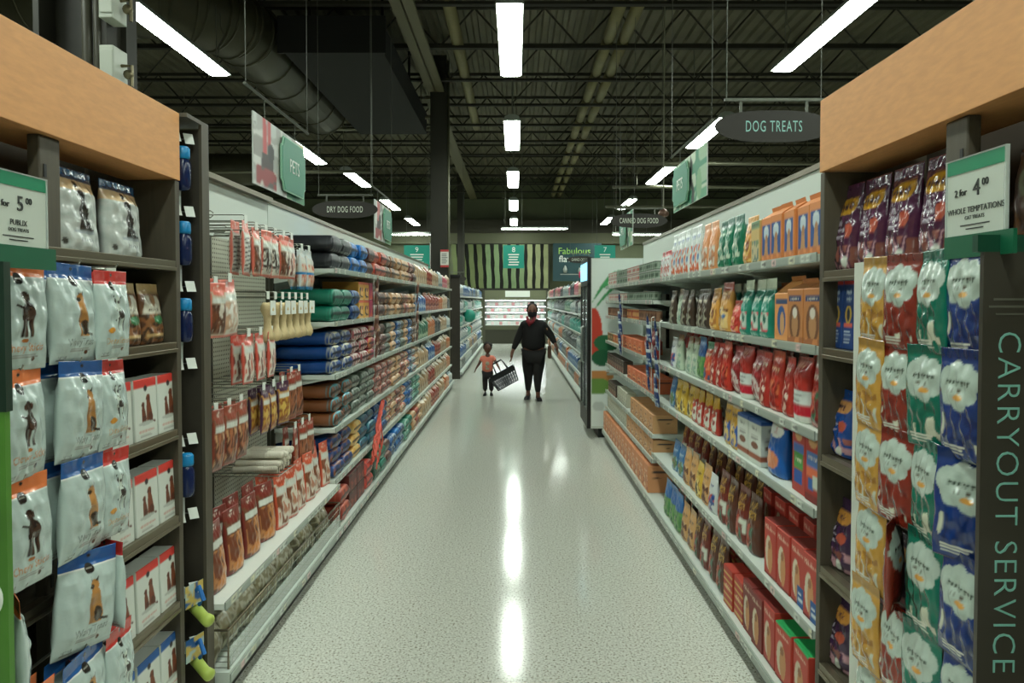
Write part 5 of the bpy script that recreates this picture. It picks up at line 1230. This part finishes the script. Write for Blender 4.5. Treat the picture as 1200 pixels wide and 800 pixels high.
def banner(loc, w, h, side, label, green=False):
    s = -1 if side == 'left' else 1
    t = thing('department_banner', label, 'hanging banner', loc, (0,0,-s*PI/2))
    a = Art((186,190,184), 70, 44); a.k = h/w; a.asp = h/w
    if not green:
        a.noise(0,0,1,1,[(196,200,194),(170,170,164),(206,206,200),(150,146,140)],6)
        for u in (.16,.24): a.poly([(u,1),(u+.06,1),(u+.07,.5),(u+.0,.45)],(190,70,70))
        a.poly([(.14,.5),(.34,.5),(.36,.1),(.12,.1)],(60,48,44)); a.ell(.3,.55,.06,.14,(40,36,34)); a.noise(.05,.02,.4,.3,[(206,196,186),(150,60,60),(90,80,76)],7); a.ell(.03,.85,.012,.02,(50,50,50))
        a.rect(.9,0,1,1,(206,190,120)); a.noise(.6,.0,1,.2,[(60,130,90),(40,110,80),(110,160,110)],8)
        pu = .2*w
    else:
        a.noise(0,0,1,1,[(150,186,150),(60,140,104),(190,206,180),(90,160,120)],6); a.poly([(.55,1),(.62,.8),(.6,.5),(.68,.2),(.66,0),(.58,0),(.6,.25),(.5,.5),(.54,.8)],(40,46,40)); a.ell(.8,.3,.07,.3,(120,170,120))
        pu = .2*w
    link('picture_board', board_art('picture_board', w, h, .012, a), None, t)
    pw, ph, nn = .26*w, .42*h, .05*w
    pol = [(-pw+nn,-ph),(pw-nn,-ph),(pw-nn*.6,-ph+nn),(pw,-ph+nn*1.3),(pw,ph-nn*1.3),(pw-nn*.6,ph-nn),(pw-nn,ph),(-pw+nn,ph),(-pw+nn*.6,ph-nn),(-pw,ph-nn*1.3),(-pw,-ph+nn*1.3),(-pw+nn*.6,-ph+nn)]
    px = pu if side == 'left' else -pu
    MB().prism(pol, -.012, 0).build('plaque_rim', mat('pale_rim',(140,190,160),.5), t, (px,-.02,0))
    MB().prism([(x*.94,z*.95) for x, z in pol], -.016, -.012).build('green_plaque', mat('pets_green',(16,124,92),.45), t, (px,-.02,0))
    text_part('sign_lettering', 'PETS', .17, M['tag'], t, (px,-.038,0), (PI/2,0,0), sx=.8, extrude=.0015)
    mb = MB().tube([(-w*.62,.0,h/2+.16),(w*.62,.0,h/2+.16)], .012, 6)
    for x in (-w*.3, w*.3): mb.tube([(x,0,h/2+.16),(x,0,h/2)], .005, 4)
    mb.build('hanger_bar', M['cable'], t)
    mb = MB()
    for x in (-w*.6, w*.6): mb.tube([(x,0,h/2+.16),(x,0,ZC-loc[2])], .004, 4)
    mb.build('hanging_cable', CL, t)
banner((-2.0,6.22,2.87), 1.33, .55, 'left', 'large pets banner with leash photo above the left pegboard')
banner((1.8,7.55,2.94), 1.42, .5, 'right', 'large green pets banner above the right shelves', True)
banner((-1.95,10.7,2.83), 1.3, .54, 'left', 'middle pets banner above the left dog food', False)
banner((1.85,12.1,2.86), 1.3, .56, 'right', 'smaller pets banner behind the canned dog food sign', True)
banner((-1.9,16.8,2.7), 1.3, .56, 'left', 'farthest pets banner beside the dark column')
def aisle_number(num, loc, label, w=.58, h=.64, lines=True):
    t = thing('aisle_number_sign', label, 'aisle sign', loc)
    MB().box(-w/2,w/2,-.01,.01,-h/2,h/2).build('board', M['teal'], t)
    if not lines: MB().box(-w/2,w/2,-.012,-.01,-h/2,-h*.1).build('pale_band', mat('teal_pale',(90,170,150),.5), t)
    text_part('aisle_number', num, .2, M['tag'], t, (0,-.012,h*.3), (PI/2,0,0))
    mb = MB()
    for k in range(5): mb.box(-w*.26+.02*(k%2),w*.26-.02*(k%3),-.013,-.01,h*.1-k*h*.11-.02,h*.1-k*h*.11+.012)
    mb.build('listing_lines', M['tag'], t)
    mb = MB()
    for x in (-w*.4,w*.4): mb.tube([(x,0,h/2),(x,0,ZC-loc[2])], .005, 4)
    mb.build('hanging_cable', CL, t)
aisle_number('8', (-.05,20.3,2.92), 'teal aisle eight sign hanging over the middle of the aisle')
aisle_number('7', (2.5,20.3,2.92), 'teal aisle seven sign above the fridge')
aisle_number('9', (-2.75,20.3,2.92), 'teal aisle nine sign left of the dark column', w=.72)
aisle_number('', (4.2,21.3,2.98), 'blank-looking teal sign low above the right shelves', w=.9, h=.4)
# heating cage lamp on a stem right
t = thing('stem_lamp', 'small caged lamp on a stem above canned dog food sign', 'lamp', (2.42,11.9,3.1))
MB().tube([(0,0,.1),(0,0,ZC-3.1)], .012, 6).build('stem', mat('pale_stem',(130,130,110),.5), t)
MB().lathe([(.02,.1),(.05,.08),(.09,.03),(.09,.0),(.06,-.03),(.001,-.04)], 14).build('shade', mat('copper_shade',(110,84,70),.4,.4), t)
# ============================================================ BACK WALL
t = thing('slatted_wall_panel', 'row of pale leaning upright boards high on the back wall', 'wall feature', (-.62,30.6,0))
MB().box(-2.0,2.0,.05,.12,2.2,4.08).build('backing', mat('backing_black',(20,22,15),.8), t)
MB().box(-2.0,2.0,-.06,.1,2.1,2.2).box(2.0,2.06,-.06,.1,2.2,4.08).build('frame', mat('frame_dark',(40,40,28),.6), t)
for k in range(12):
    x = -1.83+k*.34
    col = mat('board_cream',(150,156,112),.6,var=.12,vscale=3) if k > 8 else (mat('board_sage',(112,134,92),.6,var=.12,vscale=3) if k > 3 else mat('board_olive',(94,106,62),.6,var=.12,vscale=3))
    w = .1; lean = .16*max(0,(8-k))/8; pl_ = [(x-w-lean*(q/12)+.012*math.sin(q*1.3+k), 2.22+1.84*q/12) for q in range(13)]+[(x+w-lean*(q/12)+.012*math.sin(q*1.1+k), 2.22+1.84*q/12) for q in range(12,-1,-1)]
    mb = MB(); nV = len(pl_); h_ = nV//2
    V = [(a_, -.03, z_) for a_, z_ in pl_]+[(a_, .05, z_) for a_, z_ in pl_]; F = []
    for j in range(h_-1): F += [(j, nV-1-j, nV-2-j, j+1), (nV+j, nV+j+1, 2*nV-2-j, 2*nV-1-j), (j, j+1, nV+j+1, nV+j), (nV-1-j, 2*nV-1-j, 2*nV-2-j, nV-2-j)]
    mb.add(V, F); mb.build('upright_board', col, t)
t = thing('wall_banner', 'dark teal flavours banner on the back wall right of slats', 'wall banner', (2.55,30.0,3.28))
MB().box(-1.0,1.0,-.02,.02,-.78,.78).build('board', mat('banner_teal',(22,58,62),.6), t)
text_part('sign_lettering', 'Fabulous', .38, mat('lime_letter',(150,196,90),.5), t, (-.12,-.025,.45), (PI/2,0,0)); text_part('sign_lettering', 'flavors', .38, M['tag'], t, (-.25,-.025,.12), (PI/2,0,0))
MB().lathe([(.001,0),(.06,.01),(.09,.14),(.03,.3),(.001,.32)], 12, (-.5,-.06,-.45)).lathe([(.001,0),(.06,.01),(.08,.1),(.03,.22),(.001,.24)], 12, (.1,-.06,-.45)).box(-.7,.3,-.03,-.02,-.52,-.48).build('picture_shapes', M['grey'], t)
# meat case
t = thing('refrigerated_case', 'brightly lit open refrigerated case at the back end of aisle', 'refrigerated case', (.05,28.6,0))
MB().box(-1.25,1.15,0,.9,0,.2).box(-1.25,1.15,-.05,.02,0,.55).build('dark_base', mat('case_brown',(52,52,38),.5), t)
MB().box(-1.25,1.15,-.08,.1,.55,.72).build('bumper', mat('case_olive',(78,80,60),.4), t)
MB().box(-1.25,1.15,.02,.9,.55,.72).box(-1.25,1.15,.85,.9,.72,1.75).build('interior', M['white'], t)
MB().box(-1.33,-1.25,-.08,.9,0,2.1).box(1.15,1.23,-.08,.9,0,2.1).build('end_panel', mat('case_side',(70,70,54),.5), t)
MB().box(-1.25,1.15,-.05,.9,1.72,2.1).build('canopy', mat('case_hood',(104,108,82),.5), t)
MB().box(-.45,.52,-.065,-.05,1.84,2.08).build('white_notice', M['tag'], t)
led = mat('case_led',(235,240,240),.5,emit=(235,246,246),estr=9)
for z in (.98,1.24,1.48):
    sh = MB().box(-1.24,1.14,.3,.85,z-.015,z).build('shelf', M['white'], t); MB().box(-1.24,1.14,.29,.31,z-.035,z-.016).build('led_strip', led, sh)
MB().box(-1.24,1.14,.02,.08,1.69,1.715).build('led_strip', led, t)
for zi, z in enumerate((.725,.985,1.245,1.485)):
    for k in range(14):
        col = [(214,214,210),(196,140,140),(206,206,200),(220,200,196)][(k*3+zi) % 4]
        me = MB().box(-.06,.06,-.05,.05,0,.13).mesh('meat_tray') if ('mt%d' % ((k*3+zi) % 4)) not in MATS else None
        key = 'mt%d' % ((k*3+zi) % 4)
        if me is not None: me.materials.append(mat('wrap_%d' % ((k*3+zi) % 4), col, .3)); MATS[key] = me
        o = bpy.data.objects.new('meat_tray', MATS[key]); C.objects.link(o); o.location = (.05-1.13+k*.165, 28.6+.4, z+.002)
        setp(o, 'small wrapped package, %s from left on the %s shelf of the lit case' % (ORD[k+1], ('lowest','second','third','top')[zi]), 'food package', 'packages on the %s case shelf' % ('lowest','second','third','top')[zi])
# ============================================================ PEOPLE
def skin_mesh(name, joints, edges, m, sub=2, root=0, parent=None, loc=(0,0,0)):
    """joints: {name: (x,y,z,rx[,ry])}"""
    ks = list(joints); me = bpy.data.meshes.new(name)
    me.from_pydata([joints[k][:3] for k in ks], [(ks.index(a_), ks.index(b_)) for a_, b_ in edges], [])
    ob = bpy.data.objects.new(name, me); C.objects.link(ob)
    ob.modifiers.new('s', 'SKIN'); ob.modifiers.new('d', 'SUBSURF').levels = sub; ob.modifiers['d'].render_levels = sub
    if not me.skin_vertices:
        bm = bmesh.new(); bm.from_mesh(me); bm.verts.layers.skin.verify(); bm.to_mesh(me); bm.free()
    sv = me.skin_vertices[0].data
    for i, k in enumerate(ks):
        r = joints[k][3:]; sv[i].radius = (r[0], r[1] if len(r) > 1 else r[0]); sv[i].use_root = (i == root)
    dg = bpy.context.evaluated_depsgraph_get(); dg.update()
    me2 = bpy.data.meshes.new_from_object(ob.evaluated_get(dg))
    bpy.data.objects.remove(ob)
    me2.name = name; me2.polygons.foreach_set('use_smooth', [True]*len(me2.polygons)); me2.materials.clear()
    return link(name, me2, m, parent, loc)
SKIN = mat('skin_brown', (112,72,54), .5); SKINC = mat('skin_child', (92,58,44), .5)
BLK = mat('black_knit', (12,11,11), .85, bump=.2, bscale=40); LEG = mat('black_leggings', (14,12,12), .7)
def hand(J, E, wrist, base, dirn, side, s=1., curl=.35):
    """adds palm + five finger chains to a skeleton; dirn = down the hand, side = towards thumb"""
    d = Vector(dirn).normalized(); sd = Vector(side).normalized(); n = d.cross(sd).normalized(); b = Vector(base)
    pm_ = b+d*.05*s; J[wrist+'_palm'] = (*pm_, .03*s, .016*s); E.append((wrist, wrist+'_palm'))
    for i, (o, L) in enumerate(((.024,.068),(.008,.078),(-.008,.072),(-.024,.056))):
        p0 = b+d*.085*s+sd*o*s; p1 = p0+d*L*.5*s; p2 = p1+(d+n*curl).normalized()*L*.5*s
        for q, (p, r) in enumerate(((p0,.011),(p1,.0095),(p2,.008))):
            J['%s_f%d%d' % (wrist, i, q)] = (*p, r*s); E.append((wrist+'_palm' if q == 0 else '%s_f%d%d' % (wrist, i, q-1), '%s_f%d%d' % (wrist, i, q)))
    p0 = b+d*.03*s+sd*.034*s; p1 = p0+(d+sd*.7).normalized()*.035*s
    J[wrist+'_t0'] = (*p0,.012*s); J[wrist+'_t1'] = (*p1,.0095*s); E += [(wrist, wrist+'_t0'), (wrist+'_t0', wrist+'_t1')]
def head_mesh(name, r, m, parent, loc, faceY=-1):
    """egg-shaped head with brow, nose, lips, chin and ears"""
    mb = MB(); V = []; F = []; nu, nv = 28, 22
    for j in range(nv+1):
        ph = PI*j/nv; z = math.cos(ph)
        for i in range(nu):
            th = 2*PI*i/nu; x = math.sin(ph)*math.sin(th); y = -math.sin(ph)*math.cos(th)
            sx, sy = .78, .92
            if z < 0: sx *= 1-.28*(-z)**1.4; sy *= 1-.1*(-z)
            X_, Y_, Z_ = x*sx, y*sy, z*1.16
            if y < 0:
                f = math.exp(-(x/.14)**2); Y_ -= .2*f*math.exp(-((z+.12)/.13)**2)           # nose
                Y_ -= .05*math.exp(-(x/.4)**2)*math.exp(-((z-.18)/.1)**2)                  # brow
                for ex in (-.32, .32): Y_ += .08*math.exp(-((x-ex)/.13)**2)*math.exp(-((z-.03)/.1)**2)
                Y_ -= .06*math.exp(-(x/.22)**2)*math.exp(-((z+.45)/.06)**2)+.05*math.exp(-(x/.2)**2)*math.exp(-((z+.8)/.12)**2)
            V.append((X_*r, Y_*r, Z_*r))
    for j in range(nv):
        for i in range(nu): F.append((j*nu+i, j*nu+(i+1)%nu, (j+1)*nu+(i+1)%nu, (j+1)*nu+i))
    mb.add(V, F, True)
    for s in (-1, 1): mb.lathe([(.001,-.02*r),(.12*r,-.01*r),(.17*r,.02*r),(.1*r,.05*r),(.001,.04*r)], 10, (s*.78*r,.05*r,-.05*r), 'x')
    return mb
def merge_into(o, mb, loc, rotz=0.):
    """joins extra geometry into an existing body mesh so that the body stays one mesh"""
    bm = bmesh.new(); bm.from_mesh(o.data)
    me = mb.mesh('tmp')
    for v in me.vertices:
        p = Matrix.Rotation(rotz, 3, 'Z') @ v.co; v.co = p+Vector(loc)
    bm.from_mesh(me); bm.to_mesh(o.data); bm.free(); bpy.data.meshes.remove(me)
    o.data.polygons.foreach_set('use_smooth', [True]*len(o.data.polygons))
# woman
W = thing('person', 'person in black sweatshirt and leggings walking with a shopping basket', 'person', (.33,12.5,0))
def w_(x, z, y=0.): return (x-.33, y, z)
J = {}; E = []
J['pelvis'] = (*w_(.31,.84),.17,.13); J['waist'] = (*w_(.31,1.0),.165,.13); J['chest'] = (*w_(.31,1.2),.165,.12); J['neck'] = (*w_(.30,1.385),.055); J['headb'] = (*w_(.29,1.46),.06)
J['shL'] = (*w_(.13,1.3),.06); J['elL'] = (*w_(.04,1.04,.02),.043); J['wrL'] = (*w_(-.06,.8,-.05),.027)
J['shR'] = (*w_(.49,1.3),.06); J['elR'] = (*w_(.61,1.1,-.02),.043); J['wrR'] = (*w_(.7,.92,-.12),.027)
J['hpL'] = (*w_(.22,.76),.11); J['knL'] = (*w_(.225,.44,-.02),.068); J['caL'] = (*w_(.225,.3,0.02),.058); J['anL'] = (*w_(.22,.09,.06),.036); J['toL'] = (*w_(.2,.04,-.06),.03)
J['hpR'] = (*w_(.41,.76),.11); J['knR'] = (*w_(.385,.44,-.08),.068); J['caR'] = (*w_(.38,.3,-.1),.058); J['anR'] = (*w_(.385,.08,-.14),.036); J['toR'] = (*w_(.4,.035,-.27),.03)
E = [('pelvis','waist'),('waist','chest'),('chest','neck'),('neck','headb'),('chest','shL'),('shL','elL'),('elL','wrL'),('chest','shR'),('shR','elR'),('elR','wrR'),('pelvis','hpL'),('hpL','knL'),('knL','caL'),('caL','anL'),('anL','toL'),('pelvis','hpR'),('hpR','knR'),('knR','caR'),('caR','anR'),('anR','toR')]
hand(J, E, 'wrL', J['wrL'][:3], (-.1,-.1,-1), (0,-1,0), 1., .8); hand(J, E, 'wrR', J['wrR'][:3], (.2,-.5,-1), (-.3,-.9,0), 1., .3)
body = skin_mesh('body', J, E, SKIN, 2, 0, W)
merge_into(body, head_mesh('h', .105, SKIN, None, None), w_(.29,1.52,-.01))
S = {}
for k, (dx, r) in {'pelvis':(0,(.235,.17)),'waist':(0,(.225,.17)),'chest':(0,(.205,.15)),'neck':(0,(.07,.07)),'shL':(0,(.088,.085)),'elL':(0,(.072,.07)),'wrL':(0,(.04,.04)),'shR':(0,(.088,.085)),'elR':(0,(.072,.07)),'wrR':(0,(.04,.04))}.items(): S[k] = (*J[k][:3], *r)
S['pelvis'] = (*w_(.31,.80), .232, .18); S['upper'] = (*w_(.305,1.30),.12,.11); S['neck'] = (*w_(.3,1.40),.07,.065); S['shL'] = (*w_(.145,1.275),.08,.08); S['shR'] = (*w_(.475,1.275),.08,.08)
for k in ('wrL','wrR'):
    el_, wr = Vector(J['el'+k[2]][:3]), Vector(J[k][:3]); S[k] = (*(el_.lerp(wr,.82)), .042, .042)
skin_mesh('sweatshirt', S, [('pelvis','waist'),('waist','chest'),('chest','upper'),('upper','neck'),('upper','shL'),('shL','elL'),('elL','wrL'),('upper','shR'),('shR','elR'),('elR','wrR')], BLK, 2, 0, W)
L_ = {'pelvis':(*w_(.31,.8),.19,.15)}
for s in 'LR':
    for k, r in (('hp',.135),('kn',.088),('ca',.074),('an',.045)): L_[k+s] = (*J[k+s][:3], r)
    L_['an'+s] = (J['an'+s][0], J['an'+s][1], .12, .046)
    L_['th'+s] = (*[(a_+b_)/2 for a_, b_ in zip(J['hp'+s][:3], J['kn'+s][:3])], .125)
skin_mesh('leggings', L_, [e for s in 'LR' for e in (('pelvis','hp'+s),('hp'+s,'th'+s),('th'+s,'kn'+s),('kn'+s,'ca'+s),('ca'+s,'an'+s))], LEG, 2, 0, W)
def shoe(x, y, z, parent, m, s=1., yaw=0.):
    mb = MB()
    prof = [(-.13,.025,.0),(-.125,.036,.03),(-.08,.044,.05),(-.02,.042,.062),(.05,.036,.085),(.1,.034,.09),(.125,.02,.07)]
    V = []; F = []; n = 12
    for (yy, w, h) in prof:
        for k in range(n):
            t_ = 2*PI*k/n; V.append((w*math.cos(t_)*s, yy*s, max(0, (h*.5+.005)+(h*.5+.005)*math.sin(t_))*s))
    for j in range(len(prof)-1):
        for k in range(n): F.append((j*n+k, j*n+(k+1)%n, (j+1)*n+(k+1)%n, (j+1)*n+k))
    F += [tuple(range(n)), tuple((len(prof)-1)*n+k for k in range(n))]
    mb.add(V, F, True); mb.box(-.042*s,.042*s,-.12*s,.12*s,0,.012*s)
    mb.build('shoe', m, parent, (x,y,z), (0,0,yaw))
SH = mat('black_shoe', (18,17,17), .4)
shoe(J['anL'][0]-.01, .0, 0, W, SH, 1., -.25); shoe(J['anR'][0]+.01, -.2, 0, W, SH, 1., .15)
# hair, mask, scarf
hair = mat('black_hair', (24,19,17), .8, bump=.6, bscale=60)
mb = MB().lathe([(.001,.128),(.05,.12),(.085,.085),(.098,.03),(.096,-.03),(.08,-.06),(.001,-.06)], 18, w_(.29,1.53,.025)).lathe([(.001,.05),(.03,.045),(.042,.01),(.035,-.02),(.001,-.03)], 12, w_(.29,1.64,.04)); mb.build('hair', hair, W)
mb = MB(); V = []
for j in range(7):
    for i in range(9):
        th = (i-4)*.33; zz = -.005-.1*j/6; rr_ = .094-.02*(j/6)**2-(.008 if j in (0,6) else 0)
        V.append((rr_*math.sin(th)*.9, -rr_*math.cos(th)-.014*math.exp(-(th/.5)**2), zz))
mb.add(V, [(j*9+i, j*9+i+1, (j+1)*9+i+1, (j+1)*9+i) for j in range(6) for i in range(8)], True)
mb.build('face_mask', mat('mask_black',(20,20,24),.8), W, w_(.29,1.52,-.01))
for s in (-1,1): MB().lathe([(.001,-.004),(.012,0),(.001,.004)], 10, (s*.034,-.093,.012), 'y').build('eye', mat('eye_dark',(30,22,20),.3), W, w_(.29,1.52,-.01))
mb = MB().tube([w_(.2,1.42,-.05),w_(.21,1.36,-.14),w_(.25,1.3,-.17),w_(.29,1.34,-.17),w_(.33,1.41,-.09)], [.02,.035,.045,.03,.02], 10); mb.build('scarf', mat('crimson_scarf',(120,24,34),.8), W)
mb = MB().tube([w_(.1,.775,.0),w_(.19,.77,-.14),w_(.31,.765,-.165),w_(.43,.77,-.14),w_(.52,.775,0)], [.008]*5, 8); mb.build('hem_band', mat('hem_brown',(34,14,11),.8), W)
B = thing('shoulder_bag', 'tan strapped shoulder bag hanging at the side of the person in black', 'shoulder bag', (.59,12.56,.82))
MB().tube([(-.13,-.06,.53),(-.05,-.13,.4),(0,-.12,.2),(.0,-.02,.1)], .011, 6).tube([(-.13,-.02,.53),(-.08,.1,.4),(0,.1,.2),(.0,.02,.1)], .011, 6).build('strap', mat('tan_leather',(176,128,84),.5), B)
MB().box(-.03,.03,-.1,.1,-.12,.1).build('bag_body', mat('brown_leather',(92,62,44),.5), B, bevel=.02)
# child
T = thing('person', 'small child in coral t-shirt and dark trousers holding the basket edge', 'person', (-.5,13.0,0))
c_ = lambda x, z, y=0.: (x+.5, y, z)
J = {'pelvis':(*c_(-.5,.40),.075,.06),'belly':(*c_(-.5,.50),.078,.065),'chest':(*c_(-.5,.62),.075,.06),'neck':(*c_(-.5,.72),.038),'headb':(*c_(-.5,.77),.042),
 'shL':(*c_(-.6,.675),.033),'elL':(*c_(-.655,.56,-.02),.025),'wrL':(*c_(-.7,.49,-.05),.017),'shR':(*c_(-.4,.675),.033),'elR':(*c_(-.335,.575,-.04),.025),'wrR':(*c_(-.29,.50,-.14),.017),
 'hpL':(*c_(-.545,.37),.05),'knL':(*c_(-.545,.22,-.01),.036),'anL':(*c_(-.545,.06,.02),.024),'hpR':(*c_(-.445,.37),.05),'knR':(*c_(-.435,.22,-.02),.036),'anR':(*c_(-.43,.06,0),.024)}
E = [('pelvis','belly'),('belly','chest'),('chest','neck'),('neck','headb'),('chest','shL'),('shL','elL'),('elL','wrL'),('chest','shR'),('shR','elR'),('elR','wrR'),('pelvis','hpL'),('hpL','knL'),('knL','anL'),('pelvis','hpR'),('hpR','knR'),('knR','anR')]
hand(J, E, 'wrL', J['wrL'][:3], (-.4,-.2,-1), (.3,-1,0), .55, .3); hand(J, E, 'wrR', J['wrR'][:3], (.5,-.3,-1), (0,-1,.2), .55, .9)
b2 = skin_mesh('body', J, E, SKINC, 2, 0, T); merge_into(b2, head_mesh('h', .083, SKINC, None, None), c_(-.5,.84,-.01))
tee = mat('coral_tee', (240,140,118), .8)
S = {k:(*J[k][:3], r, r*.85) for k, r in (('pelvis',.1),('belly',.103),('chest',.098),('shL',.05),('shR',.05))}
S['pelvis'] = (*c_(-.5,.39),.108,.09); S['neck'] = (*c_(-.5,.705),.04)
for s in 'LR': S['sl'+s] = (*Vector(J['sh'+s][:3]).lerp(Vector(J['el'+s][:3]),.62), .045, .045)
skin_mesh('t_shirt', S, [('pelvis','belly'),('belly','chest'),('chest','neck'),('chest','shL'),('shL','slL'),('chest','shR'),('shR','slR')], tee, 2, 0, T)
mb = MB().lathe([(.001,-.004),(.035,-.003),(.035,0)], 14, c_(-.5,.58,-.098), 'y').box(*[v+.0 for v in (-.03,.03)], -.1,-.094,.47,.5).lathe([(.001,-.003),(.02,0)], 10, c_(-.52,.52,-.1), 'y'); mb.build('shirt_print', mat('print_beige',(196,186,160),.8), T)
P_ = {'pelvis':(*c_(-.5,.38),.095,.08)}
for s in 'LR':
    P_['hp'+s] = (*J['hp'+s][:3],.062); P_['kn'+s] = (*J['kn'+s][:3],.05); P_['an'+s] = (J['an'+s][0],J['an'+s][1],.075,.045)
skin_mesh('trousers', P_, [e for s in 'LR' for e in (('pelvis','hp'+s),('hp'+s,'kn'+s),('kn'+s,'an'+s))], mat('dark_denim',(36,34,36),.8), 2, 0, T)
shoe(J['anL'][0], -.03, 0, T, SH, .62, -.1); shoe(J['anR'][0], -.04, 0, T, SH, .62, .1)
curl = random.Random(2); mb = MB().lathe([(.001,.1),(.045,.094),(.075,.06),(.082,.01),(.075,-.03),(.001,-.03)], 16, c_(-.5,.852,.02))
for k in range(26):
    th = curl.uniform(0,2*PI); ph = curl.uniform(0,1.2); r = .085
    p = c_(-.5+r*math.sin(ph)*math.sin(th), .865+r*math.cos(ph), .02+abs(r*math.sin(ph)*math.cos(th))*(1 if curl.random()<.75 else -.6)); mb.lathe([(.001,-.018),(.016,-.008),(.018,.004),(.001,.018)], 7, p)
mb.build('hair', hair, T)
for s in (-1,1): MB().lathe([(.001,-.003),(.01,0),(.001,.003)], 10, (s*.027,-.074,.008), 'y').build('eye', mat('eye_dark',(30,22,20),.3), T, c_(-.5,.84,-.01))
# shopping basket
BK = thing('shopping_basket', 'tilted black plastic hand basket carried between adult and child', 'shopping basket', (-.125,12.5,.25), (0,-.5,0))
pb = mat('basket_plastic', (16,24,23), .45)
mb = MB(); a0, b0, a1, b1, H = .19, .12, .235, .155, .24
lv = lambda q: (a0+(a1-a0)*q, b0+(b1-b0)*q, H*q)
for q in (0,.25,.5,.75,.9,1.):
    x, y, z = lv(q); r = .009 if q < .9 else .013; mb.tube([(-x,-y,z),(x,-y,z),(x,y,z),(-x,y,z),(-x,-y,z)], r, 5, False)
for k in range(11):
    u = -1+2*k/10
    for s in (-1,1): mb.tube([(u*a0,s*b0,0),(u*a1,s*b1,H)], .0095, 4)
for k in range(8):
    u = -1+2*k/7
    for s in (-1,1): mb.tube([(s*a0,u*b0,0),(s*a1,u*b1,H)], .0095, 4)
for k in range(10): u = -1+2*k/9; mb.tube([(u*a0,-b0,0),(u*a0,b0,0)], .012, 4)
mb.box(-a1,a1,-b1-.006,-b1+.004,H-.05,H); mb.box(-a1,a1,b1-.004,b1+.006,H-.05,H)
mb.build('basket_body', pb, BK)
MB().tube([(-.09,-b1,H),(-.075,-.05,H+.16),(-.06,-.0,H+.2),(.1,-.0,H+.2),(.11,-.05,H+.16),(.13,-b1,H)], .009, 8).build('handle', pb, BK)
MB().tube([(-.1,b1,H),(-.08,.05,H+.15),(-.065,.02,H+.19),(.1,.02,H+.19),(.11,.05,H+.15),(.13,b1,H)], .009, 8).build('handle', pb, BK)
# ============================================================ CAMERA / WORLD
cam = bpy.data.cameras.new('camera'); co = bpy.data.objects.new('camera', cam); C.objects.link(co)
cam.sensor_width = 36; cam.lens = 850/1200*36; cam.clip_end = 200; cam.clip_start = .05
p_ = math.radians(1.6)
co.location = (0,0,1.7); co.rotation_euler = (PI/2-p_, 0, 0)
cam.shift_x = -4/1200; cam.shift_y = -(48-850*math.tan(p_))/1200
bpy.context.scene.camera = co
w = bpy.data.worlds.new('world'); bpy.context.scene.world = w; w.use_nodes = True
w.node_tree.nodes['Background'].inputs[0].default_value = (.8,1,.9,1); w.node_tree.nodes['Background'].inputs[1].default_value = .02
vs = bpy.context.scene.view_settings; vs.view_transform = 'Standard'; vs.look = 'None'; vs.gamma = 1.; vs.exposure = .85; vs.use_curve_mapping = False
for lb, gs in ALL_LABELS.items():
    if len(gs) > 1 and not all(g and ('cans' in g or 'hooks' in g or 'joists' in g or 'packages' in g) for g in gs): print('DUP', len(gs), lb)
print('objects', len(bpy.data.objects))
